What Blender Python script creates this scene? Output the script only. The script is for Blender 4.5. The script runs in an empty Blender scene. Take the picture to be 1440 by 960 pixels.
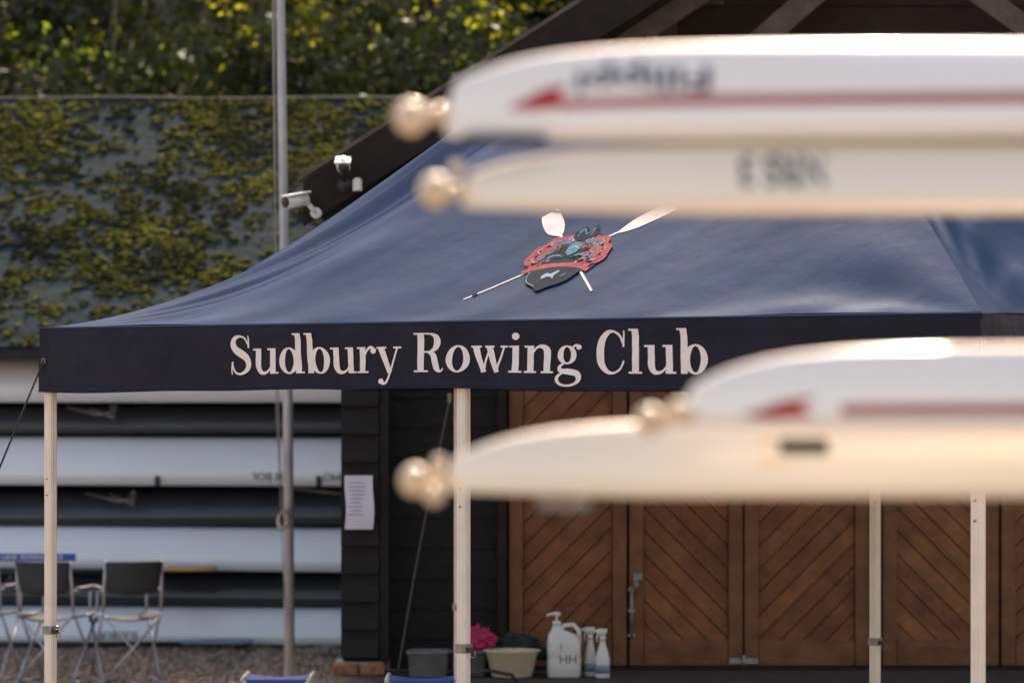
import bpy, math, random
import numpy as np
from mathutils import Vector, noise, Matrix, Euler
random.seed(7); rng=np.random.default_rng(7)
scene=bpy.context.scene
scene.view_settings.view_transform='Standard'
scene.view_settings.look='None'
scene.view_settings.exposure=0

# ---------------------------------------------------------------- materials
def new_mat(name):
    m=bpy.data.materials.new(name); m.use_nodes=True
    nt=m.node_tree; b=nt.nodes['Principled BSDF']
    return m,nt,b
def mat(name,col,rough=0.5,metal=0.0,nscale=8.0,var=0.15,bump=0.0,bscale=60,coat=0.0,attr=False,sheen=0.0,spec=0.5,stretch=(1,1,1),col2=None,trans=0,n_detail=6):
    m,nt,b=new_mat(name)
    tc=nt.nodes.new('ShaderNodeTexCoord'); mp=nt.nodes.new('ShaderNodeMapping')
    mp.inputs['Scale'].default_value=stretch
    nt.links.new(tc.outputs['Object'],mp.inputs['Vector'])
    n=nt.nodes.new('ShaderNodeTexNoise'); n.inputs['Scale'].default_value=nscale; n.inputs['Detail'].default_value=n_detail
    nt.links.new(mp.outputs[0],n.inputs['Vector'])
    r=nt.nodes.new('ShaderNodeValToRGB')
    r.color_ramp.elements[0].position=0.3; r.color_ramp.elements[1].position=0.7
    c1=[c*(1-var) for c in col]; c2=col2 if col2 else [min(1,c*(1+var)) for c in col]
    r.color_ramp.elements[0].color=(*c1,1); r.color_ramp.elements[1].color=(*c2,1)
    nt.links.new(n.outputs['Fac'],r.inputs['Fac'])
    out=r.outputs['Color']
    if attr:
        a=nt.nodes.new('ShaderNodeAttribute'); a.attribute_name='Col'
        mx=nt.nodes.new('ShaderNodeMix'); mx.data_type='RGBA'; mx.blend_type='MULTIPLY'; mx.inputs['Factor'].default_value=1
        nt.links.new(out,mx.inputs['A']); nt.links.new(a.outputs['Color'],mx.inputs['B']); out=mx.outputs['Result']
    nt.links.new(out,b.inputs['Base Color'])
    b.inputs['Roughness'].default_value=rough; b.inputs['Metallic'].default_value=metal
    b.inputs['Coat Weight'].default_value=coat; b.inputs['Coat Roughness'].default_value=0.09; b.inputs['Sheen Weight'].default_value=sheen
    b.inputs['Specular IOR Level'].default_value=spec
    if trans: b.inputs['Transmission Weight'].default_value=trans
    if bump:
        n2=nt.nodes.new('ShaderNodeTexNoise'); n2.inputs['Scale'].default_value=bscale; n2.inputs['Detail'].default_value=5
        nt.links.new(mp.outputs[0],n2.inputs['Vector'])
        bp=nt.nodes.new('ShaderNodeBump'); bp.inputs['Strength'].default_value=bump; bp.inputs['Distance'].default_value=0.02
        nt.links.new(n2.outputs['Fac'],bp.inputs['Height']); nt.links.new(bp.outputs[0],b.inputs['Normal'])
    return m
def cloth_mat(name,dcol,gcol,gfac,rough):
    """woven polyester: dyed diffuse with a coloured soft gloss"""
    m,nt,b=new_mat(name); nt.nodes.remove(b); out=[n for n in nt.nodes if n.type=='OUTPUT_MATERIAL'][0]
    tc=nt.nodes.new('ShaderNodeTexCoord')
    n=nt.nodes.new('ShaderNodeTexNoise'); n.inputs['Scale'].default_value=3; n.inputs['Detail'].default_value=6; nt.links.new(tc.outputs['Object'],n.inputs['Vector'])
    r=nt.nodes.new('ShaderNodeValToRGB'); r.color_ramp.elements[0].position=.3; r.color_ramp.elements[1].position=.7
    r.color_ramp.elements[0].color=(*[c*.85 for c in dcol],1); r.color_ramp.elements[1].color=(*[c*1.15 for c in dcol],1); nt.links.new(n.outputs['Fac'],r.inputs['Fac'])
    n2=nt.nodes.new('ShaderNodeTexNoise'); n2.inputs['Scale'].default_value=7; n2.inputs['Detail'].default_value=5; nt.links.new(tc.outputs['Object'],n2.inputs['Vector'])
    bp=nt.nodes.new('ShaderNodeBump'); bp.inputs['Strength'].default_value=.18; bp.inputs['Distance'].default_value=.02; nt.links.new(n2.outputs['Fac'],bp.inputs['Height'])
    d=nt.nodes.new('ShaderNodeBsdfDiffuse'); g=nt.nodes.new('ShaderNodeBsdfGlossy'); g.inputs['Roughness'].default_value=rough; g.inputs['Color'].default_value=(*gcol,1)
    nt.links.new(r.outputs[0],d.inputs['Color']); nt.links.new(bp.outputs[0],d.inputs['Normal']); nt.links.new(bp.outputs[0],g.inputs['Normal'])
    mx=nt.nodes.new('ShaderNodeMixShader'); mx.inputs[0].default_value=gfac; nt.links.new(d.outputs[0],mx.inputs[1]); nt.links.new(g.outputs[0],mx.inputs[2]); nt.links.new(mx.outputs[0],out.inputs[0])
    return m

M={}
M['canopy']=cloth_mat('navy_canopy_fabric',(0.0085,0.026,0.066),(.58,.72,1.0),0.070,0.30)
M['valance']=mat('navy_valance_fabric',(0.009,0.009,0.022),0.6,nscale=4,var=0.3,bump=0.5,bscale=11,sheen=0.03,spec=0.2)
M['print']=mat('white_print',(0.80,0.73,0.69),0.6,nscale=25,var=0.06)
M['red']=mat('red_print',(0.42,0.085,0.09),0.8,nscale=60,var=0.3,spec=.15)
M['teal']=mat('teal_print',(0.09,0.22,0.30),0.8,nscale=60,var=0.3,spec=.15)
M['darkprint']=mat('charcoal_print',(0.024,0.032,0.050),0.85,spec=.1)
M['greyprint']=mat('grey_print',(0.36,0.42,0.50),0.8,spec=.15)
M['leg']=mat('beige_powder_coat',(0.84,0.74,0.62),0.4,nscale=14,var=0.06)
M['alu']=mat('aluminium',(0.42,0.43,0.47),0.45,metal=0.5,nscale=20,var=0.1)
M['pole']=mat('weathered_white_pole',(0.48,0.48,0.51),0.4,nscale=6,var=0.15,metal=0.2)
M['black']=mat('black_plastic',(0.02,0.02,0.022),0.5)
M['blackfab']=mat('black_fabric',(0.03,0.034,0.04),0.8,bump=0.3,bscale=80)
M['rope']=mat('rope',(0.36,0.33,0.29),0.9)
M['darkrope']=mat('dark_rope',(0.03,0.03,0.03),0.8)
M['chain']=mat('tarnished_chain',(0.07,0.06,0.055),0.6)
M['hullw']=mat('white_gelcoat',(0.91,0.88,0.84),0.22,nscale=2,var=0.02,coat=0.9)
M['hullbounce']=mat('bounce_tinted_gelcoat',(0.90,0.82,0.69),0.24,nscale=2,var=0.03,coat=0.8)  # warm bounce light on two of the hulls, put into the base colour
M['stripe']=mat('dark_red_stripe',(0.38,0.10,0.09),0.3,nscale=3,var=0.1)
M['red2']=mat('red_mark',(0.45,0.01,0.02),0.3)
M['bluegrey']=mat('blue_grey_lettering',(0.04,0.05,0.09),0.4)
M['yellow']=mat('yellow_label',(0.80,0.60,0.28),0.4)
M['rubber']=mat('bow_ball_rubber',(0.74,0.56,0.36),0.10,nscale=30,coat=1.0)
M['rackw']=mat('rack_white_hull',(0.84,0.87,0.95),0.3,nscale=1.5,var=0.04,coat=0.3)
M['rackd']=mat('rack_black_hull',(0.018,0.021,0.030),0.35,nscale=2,var=0.3,coat=0.15)
M['board']=mat('black_weatherboard',(0.012,0.010,0.010),0.6,nscale=10,var=0.35,bump=0.5,bscale=30,stretch=(1,1,8),spec=.3)
M['barge']=mat('dark_stained_timber',(0.016,0.009,0.007),0.65,nscale=10,var=0.35,bump=0.4,bscale=30,spec=.25)
M['beam']=mat('brown_grey_beam',(0.10,0.072,0.06),0.7,nscale=10,var=0.3,bump=0.4)
M['gable']=mat('brown_gable_board',(0.032,0.016,0.011),0.7,nscale=8,var=0.3,bump=0.4,stretch=(1,1,8),spec=.3)
M['door']=mat('stained_door_timber',(0.185,0.066,0.022),0.45,nscale=7,var=0.35,bump=0.25,bscale=25,attr=True,spec=.35)
M['dooredge']=mat('stained_door_frame',(0.150,0.058,0.022),0.45,nscale=7,var=0.32,bump=0.25,bscale=25,spec=.35)
M['gap']=mat('door_shadow_gap',(0.02,0.009,0.005),0.8)
M['deck']=mat('grey_deck_boards',(0.05,0.04,0.034),0.8,nscale=9,var=0.3,bump=0.4)
M['brick']=mat('orange_brick',(0.26,0.12,0.065),0.85,nscale=30,var=0.35,bump=0.6,attr=True)
M['mortar']=mat('mortar',(0.25,0.22,0.18),0.9)
M['paper']=mat('paper',(0.60,0.58,0.66),0.7,nscale=4,var=0.04)
M['ink']=mat('ink',(0.22,0.17,0.28),0.7)
M['whitepl']=mat('white_plastic',(0.68,0.66,0.62),0.35,nscale=20,var=0.04)
M['creampl']=mat('cream_plastic',(0.62,0.52,0.36),0.4,nscale=20,var=0.05)
M['clearpl']=mat('translucent_plastic',(0.55,0.55,0.54),0.25,trans=0.75)
M['bluel']=mat('blue_liquid_label',(0.20,0.26,0.36),0.4)
M['pink']=mat('pink_cloth',(0.50,0.035,0.12),0.9,bump=0.8,bscale=40)
M['green']=mat('dark_green_cloth',(0.012,0.028,0.016),0.7,bump=0.8,bscale=30)
M['blue']=mat('blue_fabric',(0.025,0.08,0.36),0.7,bump=0.3)
M['orange']=mat('orange_paint',(0.60,0.33,0.10),0.4)
M['bladeblue']=mat('pale_blue_paint',(0.16,0.24,0.36),0.4)
M['steel']=mat('galvanised_steel',(0.26,0.235,0.21),0.45,metal=0.5,nscale=30,var=0.3)
M['bark']=mat('bark',(0.025,0.019,0.015),0.9,bump=1,bscale=12,var=0.4)
M['gravelst']=mat('gravel_stone',(0.34,0.28,0.235),0.9,attr=True)
M['shedwall']=mat('shed_dark_timber',(0.014,0.014,0.016),0.8,var=0.3,bump=0.3)

# ---------------------------------------------------------------- helpers
def empty(name,loc=(0,0,0)):
    o=bpy.data.objects.new(name,None); scene.collection.objects.link(o); o.empty_display_size=0.1
    o.location=loc; return o
def mk(name,verts,faces,mats,parent=None,smooth=False,cols=None,midx=None):
    me=bpy.data.meshes.new(name)
    me.from_pydata([tuple(v) for v in verts],[],faces)
    if not isinstance(mats,(list,tuple)): mats=[mats]
    for m in mats: me.materials.append(M[m] if isinstance(m,str) else m)
    if midx is not None: me.polygons.foreach_set('material_index',midx)
    if smooth: me.polygons.foreach_set('use_smooth',[True]*len(me.polygons))
    if cols is not None:
        ca=me.color_attributes.new('Col','FLOAT_COLOR','CORNER')
        arr=[]
        for p,c in zip(me.polygons,cols):
            for _ in range(p.loop_total): arr.extend((c[0],c[1],c[2],1))
        ca.data.foreach_set('color',arr)
    me.update()
    o=bpy.data.objects.new(name,me); scene.collection.objects.link(o)
    if parent: o.parent=parent
    return o
def bevel(o,w=0.004,seg=2):
    md=o.modifiers.new('b','BEVEL'); md.width=w; md.segments=seg; md.limit_method='ANGLE'; md.angle_limit=0.6
    return o
BF=[(0,3,2,1),(4,5,6,7),(0,1,5,4),(1,2,6,5),(2,3,7,6),(3,0,4,7)]
def boxv(c,s,R=None):
    vs=[]
    for dz in (-.5,.5):
        for dx,dy in ((-.5,-.5),(.5,-.5),(.5,.5),(-.5,.5)):
            v=Vector((dx*s[0],dy*s[1],dz*s[2]))
            if R is not None: v=R@v
            vs.append(Vector(c)+v)
    return vs
def box(name,c,s,m,parent=None,rot=None,bev=0.0,cols=None):
    R=None
    if rot is not None: R=Euler(rot).to_matrix()
    o=mk(name,boxv(c,s,R),BF,m,parent,cols=cols)
    if bev: bevel(o,bev)
    return o
def tubegeo(pts,rad,n=10,cap=True):
    pts=[Vector(p) for p in pts]; V=[];F=[]
    if not isinstance(rad,(list,tuple)): rad=[rad]*len(pts)
    prev=None
    for i,p in enumerate(pts):
        t=(pts[min(i+1,len(pts)-1)]-pts[max(i-1,0)]).normalized()
        if prev is None:
            a=Vector((0,0,1)) if abs(t.z)<.9 else Vector((1,0,0))
            x=t.cross(a).normalized()
        else:
            x=(prev-t*prev.dot(t)).normalized()
        prev=x; y=t.cross(x)
        for k in range(n):
            an=2*math.pi*k/n
            V.append(p+(x*math.cos(an)+y*math.sin(an))*rad[i])
    for i in range(len(pts)-1):
        for k in range(n):
            F.append((i*n+k,i*n+(k+1)%n,(i+1)*n+(k+1)%n,(i+1)*n+k))
    if cap:
        F.append(tuple(range(n-1,-1,-1))); F.append(tuple((len(pts)-1)*n+k for k in range(n)))
    return V,F
def tube(name,pts,r,m,parent=None,n=10,smooth=True):
    V,F=tubegeo(pts,r,n); o=mk(name,V,F,m,parent,smooth=smooth)
    return o
def merge(parts):
    V=[];F=[]
    for v,f in parts:
        b=len(V); V+=list(v); F+=[tuple(i+b for i in q) for q in f]
    return V,F
def lathe(name,prof,c,m,parent=None,n=28,sx=1,sy=1):
    V=[];F=[]
    for r,z in prof:
        for k in range(n):
            a=2*math.pi*k/n; V.append((c[0]+r*math.cos(a)*sx,c[1]+r*math.sin(a)*sy,c[2]+z))
    for i in range(len(prof)-1):
        for k in range(n):
            F.append((i*n+k,i*n+(k+1)%n,(i+1)*n+(k+1)%n,(i+1)*n+k))
    return mk(name,V,F,m,parent,smooth=True)
def sphere(name,c,r,m,parent=None,s=(1,1,1),n=20):
    prof=[(r*math.sin(math.pi*i/12)+1e-5,-r*math.cos(math.pi*i/12)*s[2]) for i in range(13)]
    return lathe(name,prof,c,m,parent,n=n,sx=s[0],sy=s[1])
def textgeo(s,size=1.0,bold=0.0):
    cu=bpy.data.curves.new('t','FONT'); cu.body=s; cu.size=size; cu.resolution_u=3; cu.offset=bold
    ob=bpy.data.objects.new('t',cu); scene.collection.objects.link(ob)
    dg=bpy.context.evaluated_depsgraph_get(); me=ob.evaluated_get(dg).to_mesh()
    V=[(v.co.x,v.co.y) for v in me.vertices]; F=[tuple(p.vertices) for p in me.polygons]
    bpy.data.objects.remove(ob); bpy.data.curves.remove(cu)
    return V,F

# ---------------------------------------------------------------- world, sun, camera
SUN_EL=math.radians(43); SUN_AZ=math.radians(8.5)
w=bpy.data.worlds.new("World"); scene.world=w; w.use_nodes=True
nt=w.node_tree; bg=nt.nodes['Background']; sky=nt.nodes.new('ShaderNodeTexSky'); sky.sky_type='NISHITA'
sky.sun_disc=False; sky.sun_elevation=SUN_EL; sky.sun_rotation=SUN_AZ; sky.dust_density=3.0; sky.ozone_density=0.5
wb=nt.nodes.new('ShaderNodeMix'); wb.data_type='RGBA'; wb.blend_type='MULTIPLY'; wb.inputs['Factor'].default_value=1; wb.inputs['B'].default_value=(1.25,1.0,0.81,1)
nt.links.new(sky.outputs[0],wb.inputs['A']); nt.links.new(wb.outputs['Result'],bg.inputs['Color']); bg.inputs['Strength'].default_value=0.35
S=Vector((math.sin(SUN_AZ)*math.cos(SUN_EL),math.cos(SUN_AZ)*math.cos(SUN_EL),math.sin(SUN_EL)))
sl=bpy.data.lights.new('sun','SUN'); sl.energy=5; sl.angle=math.radians(0.5); sl.color=(1,0.90,0.74)
so=bpy.data.objects.new('sun',sl); scene.collection.objects.link(so); so.rotation_euler=S.to_track_quat('Z','Y').to_euler()
cam=bpy.data.cameras.new('camera'); co=bpy.data.objects.new('camera',cam); scene.collection.objects.link(co)
co.location=(0,0,2.0); co.rotation_euler=(math.pi/2,0,0)
cam.sensor_width=36; cam.lens=107.5; cam.shift_y=69/1440; cam.clip_end=500
cam.dof.use_dof=True; cam.dof.focus_distance=12.2; cam.dof.aperture_fstop=2.8
scene.camera=co

# ---------------------------------------------------------------- ground
def ground_mat():
    m,nt,b=new_mat('gravel_ground')
    tc=nt.nodes.new('ShaderNodeTexCoord')
    v=nt.nodes.new('ShaderNodeTexVoronoi'); v.inputs['Scale'].default_value=45
    n=nt.nodes.new('ShaderNodeTexNoise'); n.inputs['Scale'].default_value=1.2; n.inputs['Detail'].default_value=8
    nt.links.new(tc.outputs['Object'],v.inputs['Vector']); nt.links.new(tc.outputs['Object'],n.inputs['Vector'])
    r=nt.nodes.new('ShaderNodeValToRGB'); r.color_ramp.elements[0].color=(0.24,0.19,0.15,1); r.color_ramp.elements[1].color=(0.52,0.44,0.37,1)
    nt.links.new(v.outputs['Color'],r.inputs['Fac'])
    r2=nt.nodes.new('ShaderNodeValToRGB'); r2.color_ramp.elements[0].color=(.55,.52,.5,1); r2.color_ramp.elements[0].position=.35; r2.color_ramp.elements[1].position=.65
    nt.links.new(n.outputs['Fac'],r2.inputs['Fac'])
    mx=nt.nodes.new('ShaderNodeMix'); mx.data_type='RGBA'; mx.blend_type='MULTIPLY'; mx.inputs['Factor'].default_value=1
    nt.links.new(r.outputs[0],mx.inputs['A']); nt.links.new(r2.outputs[0],mx.inputs['B'])
    nt.links.new(mx.outputs['Result'],b.inputs['Base Color']); b.inputs['Roughness'].default_value=0.9
    bp=nt.nodes.new('ShaderNodeBump'); bp.inputs['Distance'].default_value=0.02; bp.inputs['Strength'].default_value=0.8
    nt.links.new(v.outputs['Distance'],bp.inputs['Height']); nt.links.new(bp.outputs[0],b.inputs['Normal'])
    return m
mk('ground',[(-150,-60,0),(150,-60,0),(150,200,0),(-150,200,0)],[(0,1,2,3)],ground_mat())

ICO_T=(1+5**.5)/2
ICO=np.array([(-1,ICO_T,0),(1,ICO_T,0),(-1,-ICO_T,0),(1,-ICO_T,0),(0,-1,ICO_T),(0,1,ICO_T),(0,-1,-ICO_T),(0,1,-ICO_T),(ICO_T,0,-1),(ICO_T,0,1),(-ICO_T,0,-1),(-ICO_T,0,1)])/1.9
ICOF=np.array([(0,11,5),(0,5,1),(0,1,7),(0,7,10),(0,10,11),(1,5,9),(5,11,4),(11,10,2),(10,7,6),(7,1,8),(3,9,4),(3,4,2),(3,2,6),(3,6,8),(3,8,9),(4,9,5),(2,4,11),(6,2,10),(8,6,7),(9,8,1)])
def blobs(name,C,Sz,m,parent=None,cols=None,smooth=False,jit=0.25):
    n=len(C)
    V=ICO[None]*(1+jit*rng.standard_normal((n,12,1)))*Sz[:,None,:]
    a=rng.random(n)*6.28; ca,sa=np.cos(a),np.sin(a)
    x=V[:,:,0]*ca[:,None]-V[:,:,1]*sa[:,None]; y=V[:,:,0]*sa[:,None]+V[:,:,1]*ca[:,None]
    V=np.stack([x,y,V[:,:,2]],-1)+C[:,None,:]
    F=(ICOF[None]+12*np.arange(n)[:,None,None]).reshape(-1,3)
    me=bpy.data.meshes.new(name); me.vertices.add(n*12); me.vertices.foreach_set('co',V.reshape(-1))
    me.loops.add(len(F)*3); me.loops.foreach_set('vertex_index',F.reshape(-1).astype(np.int32))
    me.polygons.add(len(F)); me.polygons.foreach_set('loop_start',np.arange(0,len(F)*3,3,dtype=np.int32))
    me.polygons.foreach_set('loop_total',np.full(len(F),3,dtype=np.int32))
    if smooth: me.polygons.foreach_set('use_smooth',[True]*len(F))
    me.update(calc_edges=True)
    me.materials.append(M[m] if isinstance(m,str) else m)
    if cols is not None:
        ca=me.color_attributes.new('Col','FLOAT_COLOR','CORNER')
        cc=np.repeat(np.concatenate([cols,np.ones((n,1))],1),60,axis=0); ca.data.foreach_set('color',cc.reshape(-1))
    o=bpy.data.objects.new(name,me); scene.collection.objects.link(o)
    if parent: o.parent=parent
    return o
n=9000
C=np.stack([rng.uniform(-5.2,-0.9,n),rng.uniform(19.5,24.2,n),np.full(n,0.006)],1)
s=rng.uniform(0.008,0.026,n)
blobs('gravel',C,np.stack([s,s*rng.uniform(.7,1.2,n),s*.6],1),'gravelst',cols=np.repeat(rng.uniform(.35,1.3,(n,1)),3,1)*np.array([[1,.95,.9]]))

# ---------------------------------------------------------------- gazebo
GA=Vector((0.811,-0.585,0)); GB=Vector((0.585,0.811,0)); G0=Vector((-2.03,13.17,0))
GL,GD=4.5,3.0; ZV0,ZV1=2.0,2.267
gaz=empty('gazebo')
def g3(u,w,z): 
    v=G0+GA*u+GB*w; return Vector((v.x,v.y,z))
hl=lambda t:0.23*t+0.90*t*t
hm=lambda t:1.0*t+0.13*t*t
hr=lambda t:1.2*t-0.07*t*t
def ss(x,a,b):
    x=max(0,min(1,(x-a)/(b-a))); return x*x*(3-2*x)
def panel_h(s,t,A,B,seed=0,W=4.5):
    wl=1-ss(s,0.05,0.27 if A is hl else 0.2); wr=ss(s,0.72,1.0)
    h=hm(t)*(1-wl-wr)+A(t)*wl+B(t)*wr
    x=s*W*(1-t*0.6); y=t*1.5
    for cx in (0,W):
        dx=abs(x-cx)+1e-3; r=math.hypot(dx,y); th=math.atan2(y,dx)
        amp=0.010*math.exp(-((r-0.65)/0.55)**2)*math.sin(min(1,s*14)*math.pi/2)*min(1,(1-s)*14)
        h+=amp*math.sin(th*15+seed+r*1.3+2.2*noise.noise(Vector((x,y,seed))))
    e=min(1,t*8)*min(1,(1-t)*8)*min(1,s*8)*min(1,(1-s)*8)
    h+=0.014*e*noise.noise(Vector((x*1.2,y*1.8,seed)))
    h+=0.0028*e*noise.noise(Vector((x*6,y*3,seed+5)))
    h+=0.0055*min(1,s*12)*min(1,(1-s)*12)*min(1,t*30)*math.exp(-t*9)*math.sin(x*9+3*noise.noise(Vector((x*1.3,0,seed))))
    return h
def front_pt(u,w):
    s=(u-w)/(GL-2*w); t=w/1.5
    return g3(u,w,ZV1+panel_h(s,t,hl,hr,1.0,4.5))
def roof_panel(name,corner_a,corner_b,peak_a,peak_b,A,B,W,seed,ns=150,ntt=56):
    V=[];F=[]
    for j in range(ntt+1):
        t=j/ntt
        for i in range(ns+1):
            s=i/ns
            pa=Vector(corner_a).lerp(Vector(peak_a),t); pb=Vector(corner_b).lerp(Vector(peak_b),t)
            p=pa.lerp(pb,s)
            V.append(g3(p.x,p.y,ZV1+panel_h(s,t,A,B,seed,W)))
    for j in range(ntt):
        for i in range(ns):
            a=j*(ns+1)+i; F.append((a,a+1,a+ns+2,a+ns+1))
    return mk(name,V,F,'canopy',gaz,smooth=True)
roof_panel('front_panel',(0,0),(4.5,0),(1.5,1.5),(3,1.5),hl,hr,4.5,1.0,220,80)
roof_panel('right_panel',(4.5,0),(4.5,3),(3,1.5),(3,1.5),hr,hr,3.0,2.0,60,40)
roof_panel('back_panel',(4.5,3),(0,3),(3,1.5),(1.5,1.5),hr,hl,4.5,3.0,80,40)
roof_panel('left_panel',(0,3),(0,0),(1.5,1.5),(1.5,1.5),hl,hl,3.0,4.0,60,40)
def val_off(x,f):
    return (0.014*math.sin(x*2.9+.6)+0.014*noise.noise(Vector((x*3.1,f*1.5,3.3)))+0.009*noise.noise(Vector((x*9+f*4,f*3,7.3))))*(1-f)*1.0+0.006+0.006*math.exp(-((f-.86)/.03)**2)
def val_bot(x): return -0.008*math.sin(x*1.9+1)-0.006*noise.noise(Vector((x*2,0,0)))
def front_val(u,z,off=0):
    f=(z-ZV0)/(ZV1-ZV0)
    p=g3(u,0,z+val_bot(u)*(1-f)); return p-GB*(val_off(u,f)+off)
def valance(name,p0,p1,out,L,seed,ns=140,nz=18):
    V=[];F=[]
    for j in range(nz+1):
        f=j/nz
        for i in range(ns+1):
            s=i/ns
            if name=='front_valance': V.append(front_val(s*L,ZV0+f*(ZV1-ZV0)))
            else:
                x=s*L; p=Vector(p0).lerp(Vector(p1),s)
                q=g3(p.x,p.y,ZV0+f*(ZV1-ZV0)+val_bot(x+seed)*(1-f)*math.sin(math.pi*s)); V.append(q+out*val_off(x+seed,f)*min(1,s*20,(1-s)*20))
    for j in range(nz):
        for i in range(ns):
            a=j*(ns+1)+i; F.append((a,a+1,a+ns+2,a+ns+1))
    return mk(name,V,F,'valance',gaz,smooth=True)
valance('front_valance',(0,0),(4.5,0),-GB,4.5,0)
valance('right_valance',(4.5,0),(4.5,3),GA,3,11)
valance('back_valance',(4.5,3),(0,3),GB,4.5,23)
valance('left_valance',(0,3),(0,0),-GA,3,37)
tube('eave_piping',[g3(u,0,ZV1+.001)-GB*.006 for u in np.linspace(0,4.5,60)],0.005,'canopy',gaz,6)
tube('valance_hem',[front_val(u,ZV0+.004) for u in np.linspace(0,4.5,120)],0.003,'valance',gaz,6)
for f in (.06,.075): tube('hem_stitch',[front_val(u,ZV0+f*.267,.0005) for u in np.linspace(0,4.5,160)],0.0008,'canopy',gaz,4)
yaw=math.atan2(GA.y,GA.x)
def leg(u,w,zc,nm):
    p=g3(u,w,0)
    c=Vector((p.x,p.y,0))
    box(nm,(c.x,c.y,1.13),(0.040,0.040,2.24),'leg',gaz,rot=(0,0,yaw),bev=0.004)
    box(nm+'_inner',(c.x,c.y,zc/2),(0.032,0.032,zc),'alu',gaz,rot=(0,0,yaw))
    for sgn in (-1,1):
        q=c-GB*0.0215+GA*0.009*sgn; box(nm+'_rib',(q.x,q.y,1.13),(0.004,0.003,2.2),'leg',gaz,rot=(0,0,yaw))
        q=c+GA*0.0215+GB*0.009*sgn; box(nm+'_rib',(q.x,q.y,1.13),(0.003,0.004,2.2),'leg',gaz,rot=(0,0,yaw))
    box(nm+'_clamp',(c.x,c.y,zc),(0.052,0.052,0.035),'steel',gaz,rot=(0,0,yaw),bev=0.004)
    q=c+GA*0.035-GB*.01; box(nm+'_lever',(q.x,q.y,zc-.003),(0.028,0.016,0.018),'black',gaz,rot=(0,0,yaw),bev=0.003)
    tube(nm+'_pull_ring',[c+GA*(.045+.012*math.cos(a))+Vector((0,0,zc-.02+.014*math.sin(a))) for a in np.linspace(0,6.28,12)],0.002,'steel',gaz,5)
    for z in (1.55,1.62): 
        q=c-GB*.022; tube(nm+'_rivet',[(q.x,q.y,z),(q.x-GB.x*.004,q.y-GB.y*.004,z)],.004,'steel',gaz,8)
    box(nm+'_foot',(c.x,c.y,0.006),(0.09,0.09,0.012),'steel',gaz,rot=(0,0,yaw))
leg(0.03,0.03,0.97,'leg_1'); leg(2.25,0.03,1.0,'leg_2'); leg(4.47,0.03,0.95,'leg_3')
leg(0.03,2.97,0.9,'leg_4'); leg(2.433,2.97,0.84,'leg_5'); leg(4.47,2.97,0.9,'leg_6')
for (a,b) in (((0.05,0.05),(4.45,0.05)),((0.05,2.95),(4.45,2.95)),((0.05,0.05),(0.05,2.95)),((4.45,0.05),(4.45,2.95))):
    A_=Vector(a);B_=Vector(b);nseg=4
    for k in range(nseg):
        p=A_.lerp(B_,k/nseg);q=A_.lerp(B_,(k+1)/nseg)
        tube('truss_bar',[g3(p.x,p.y,2.06),g3(q.x,q.y,2.24)],0.009,'alu',gaz,6); tube('truss_bar',[g3(p.x,p.y,2.24),g3(q.x,q.y,2.06)],0.009,'alu',gaz,6)
e=front_val(0.03,2.13,0.003)
tube('eyelet',[e+GA*.010*math.cos(a)+Vector((0,0,.010*math.sin(a))) for a in np.linspace(0,6.283,16)],0.003,'steel',gaz,6)
gr=empty('guy_rope')
tube('rope',[e,Vector((-2.2,13.0,1.62)),Vector((-2.32,12.98,1.3)),Vector((-2.7,12.9,0.02))],0.0045,'darkrope',gr,6)
tube('tensioner',[Vector((-2.205,13.0,1.60)),Vector((-2.235,12.995,1.52))],0.009,'black',gr,6)
tube('peg',[Vector((-2.7,12.9,0.06)),Vector((-2.71,12.9,-.1))],0.008,'steel',gr,6)

# ---- hand-cut serif lettering
def crom(P,n=7):
    P=[np.array(p,float) for p in P]; P=[2*P[0]-P[1]]+P+[2*P[-1]-P[-2]]; out=[]
    for i in range(1,len(P)-2):
        for k in range(n):
            t=k/n
            out.append(0.5*((2*P[i])+(-P[i-1]+P[i+1])*t+(2*P[i-1]-5*P[i]+4*P[i+1]-P[i+2])*t*t+(-P[i-1]+3*P[i]-3*P[i+1]+P[i+2])*t**3))
    out.append(P[-2]); return out
def ribbon(P,curve=True,wm=1.0,mw=.02,nn_=7):
    Q=crom(P,nn_) if curve else [np.array(P[0],float)*(1-k/6)+np.array(P[1],float)*k/6 for k in range(7)]
    V=[];F=[]
    for i,q in enumerate(Q):
        a=Q[max(0,i-1)];b=Q[min(len(Q)-1,i+1)]
        t=np.array([b[0]-a[0],b[1]-a[1]]); t/=np.linalg.norm(t)+1e-9; nn=np.array([-t[1],t[0]])
        wd=max(q[2],mw)*wm/2
        V.append((q[0]+nn[0]*wd,q[1]+nn[1]*wd)); V.append((q[0]-nn[0]*wd,q[1]-nn[1]*wd))
    for i in range(len(Q)-1): F.append((2*i,2*i+1,2*i+3,2*i+2))
    return V,F
def disc(cx,cy,r):
    V=[(cx+r*math.cos(a),cy+r*math.sin(a)) for a in np.linspace(0,6.283,17)[:-1]]; return V,[tuple(range(16))]
def ring(cx,cy,rx,ry,th=.16,tn=.045):
    V=[];F=[];n=36
    for k in range(n):
        a=2*math.pi*k/n; c,s_=math.cos(a),math.sin(a)
        V.append((cx+(rx+th*.5)*c,cy+ry*s_)); V.append((cx+(rx-th*.5)*c,cy+(ry-tn)*s_))
    for k in range(n): F.append((2*k,2*k+1,2*((k+1)%n)+1,2*((k+1)%n)))
    return V,F
ST=.155
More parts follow.
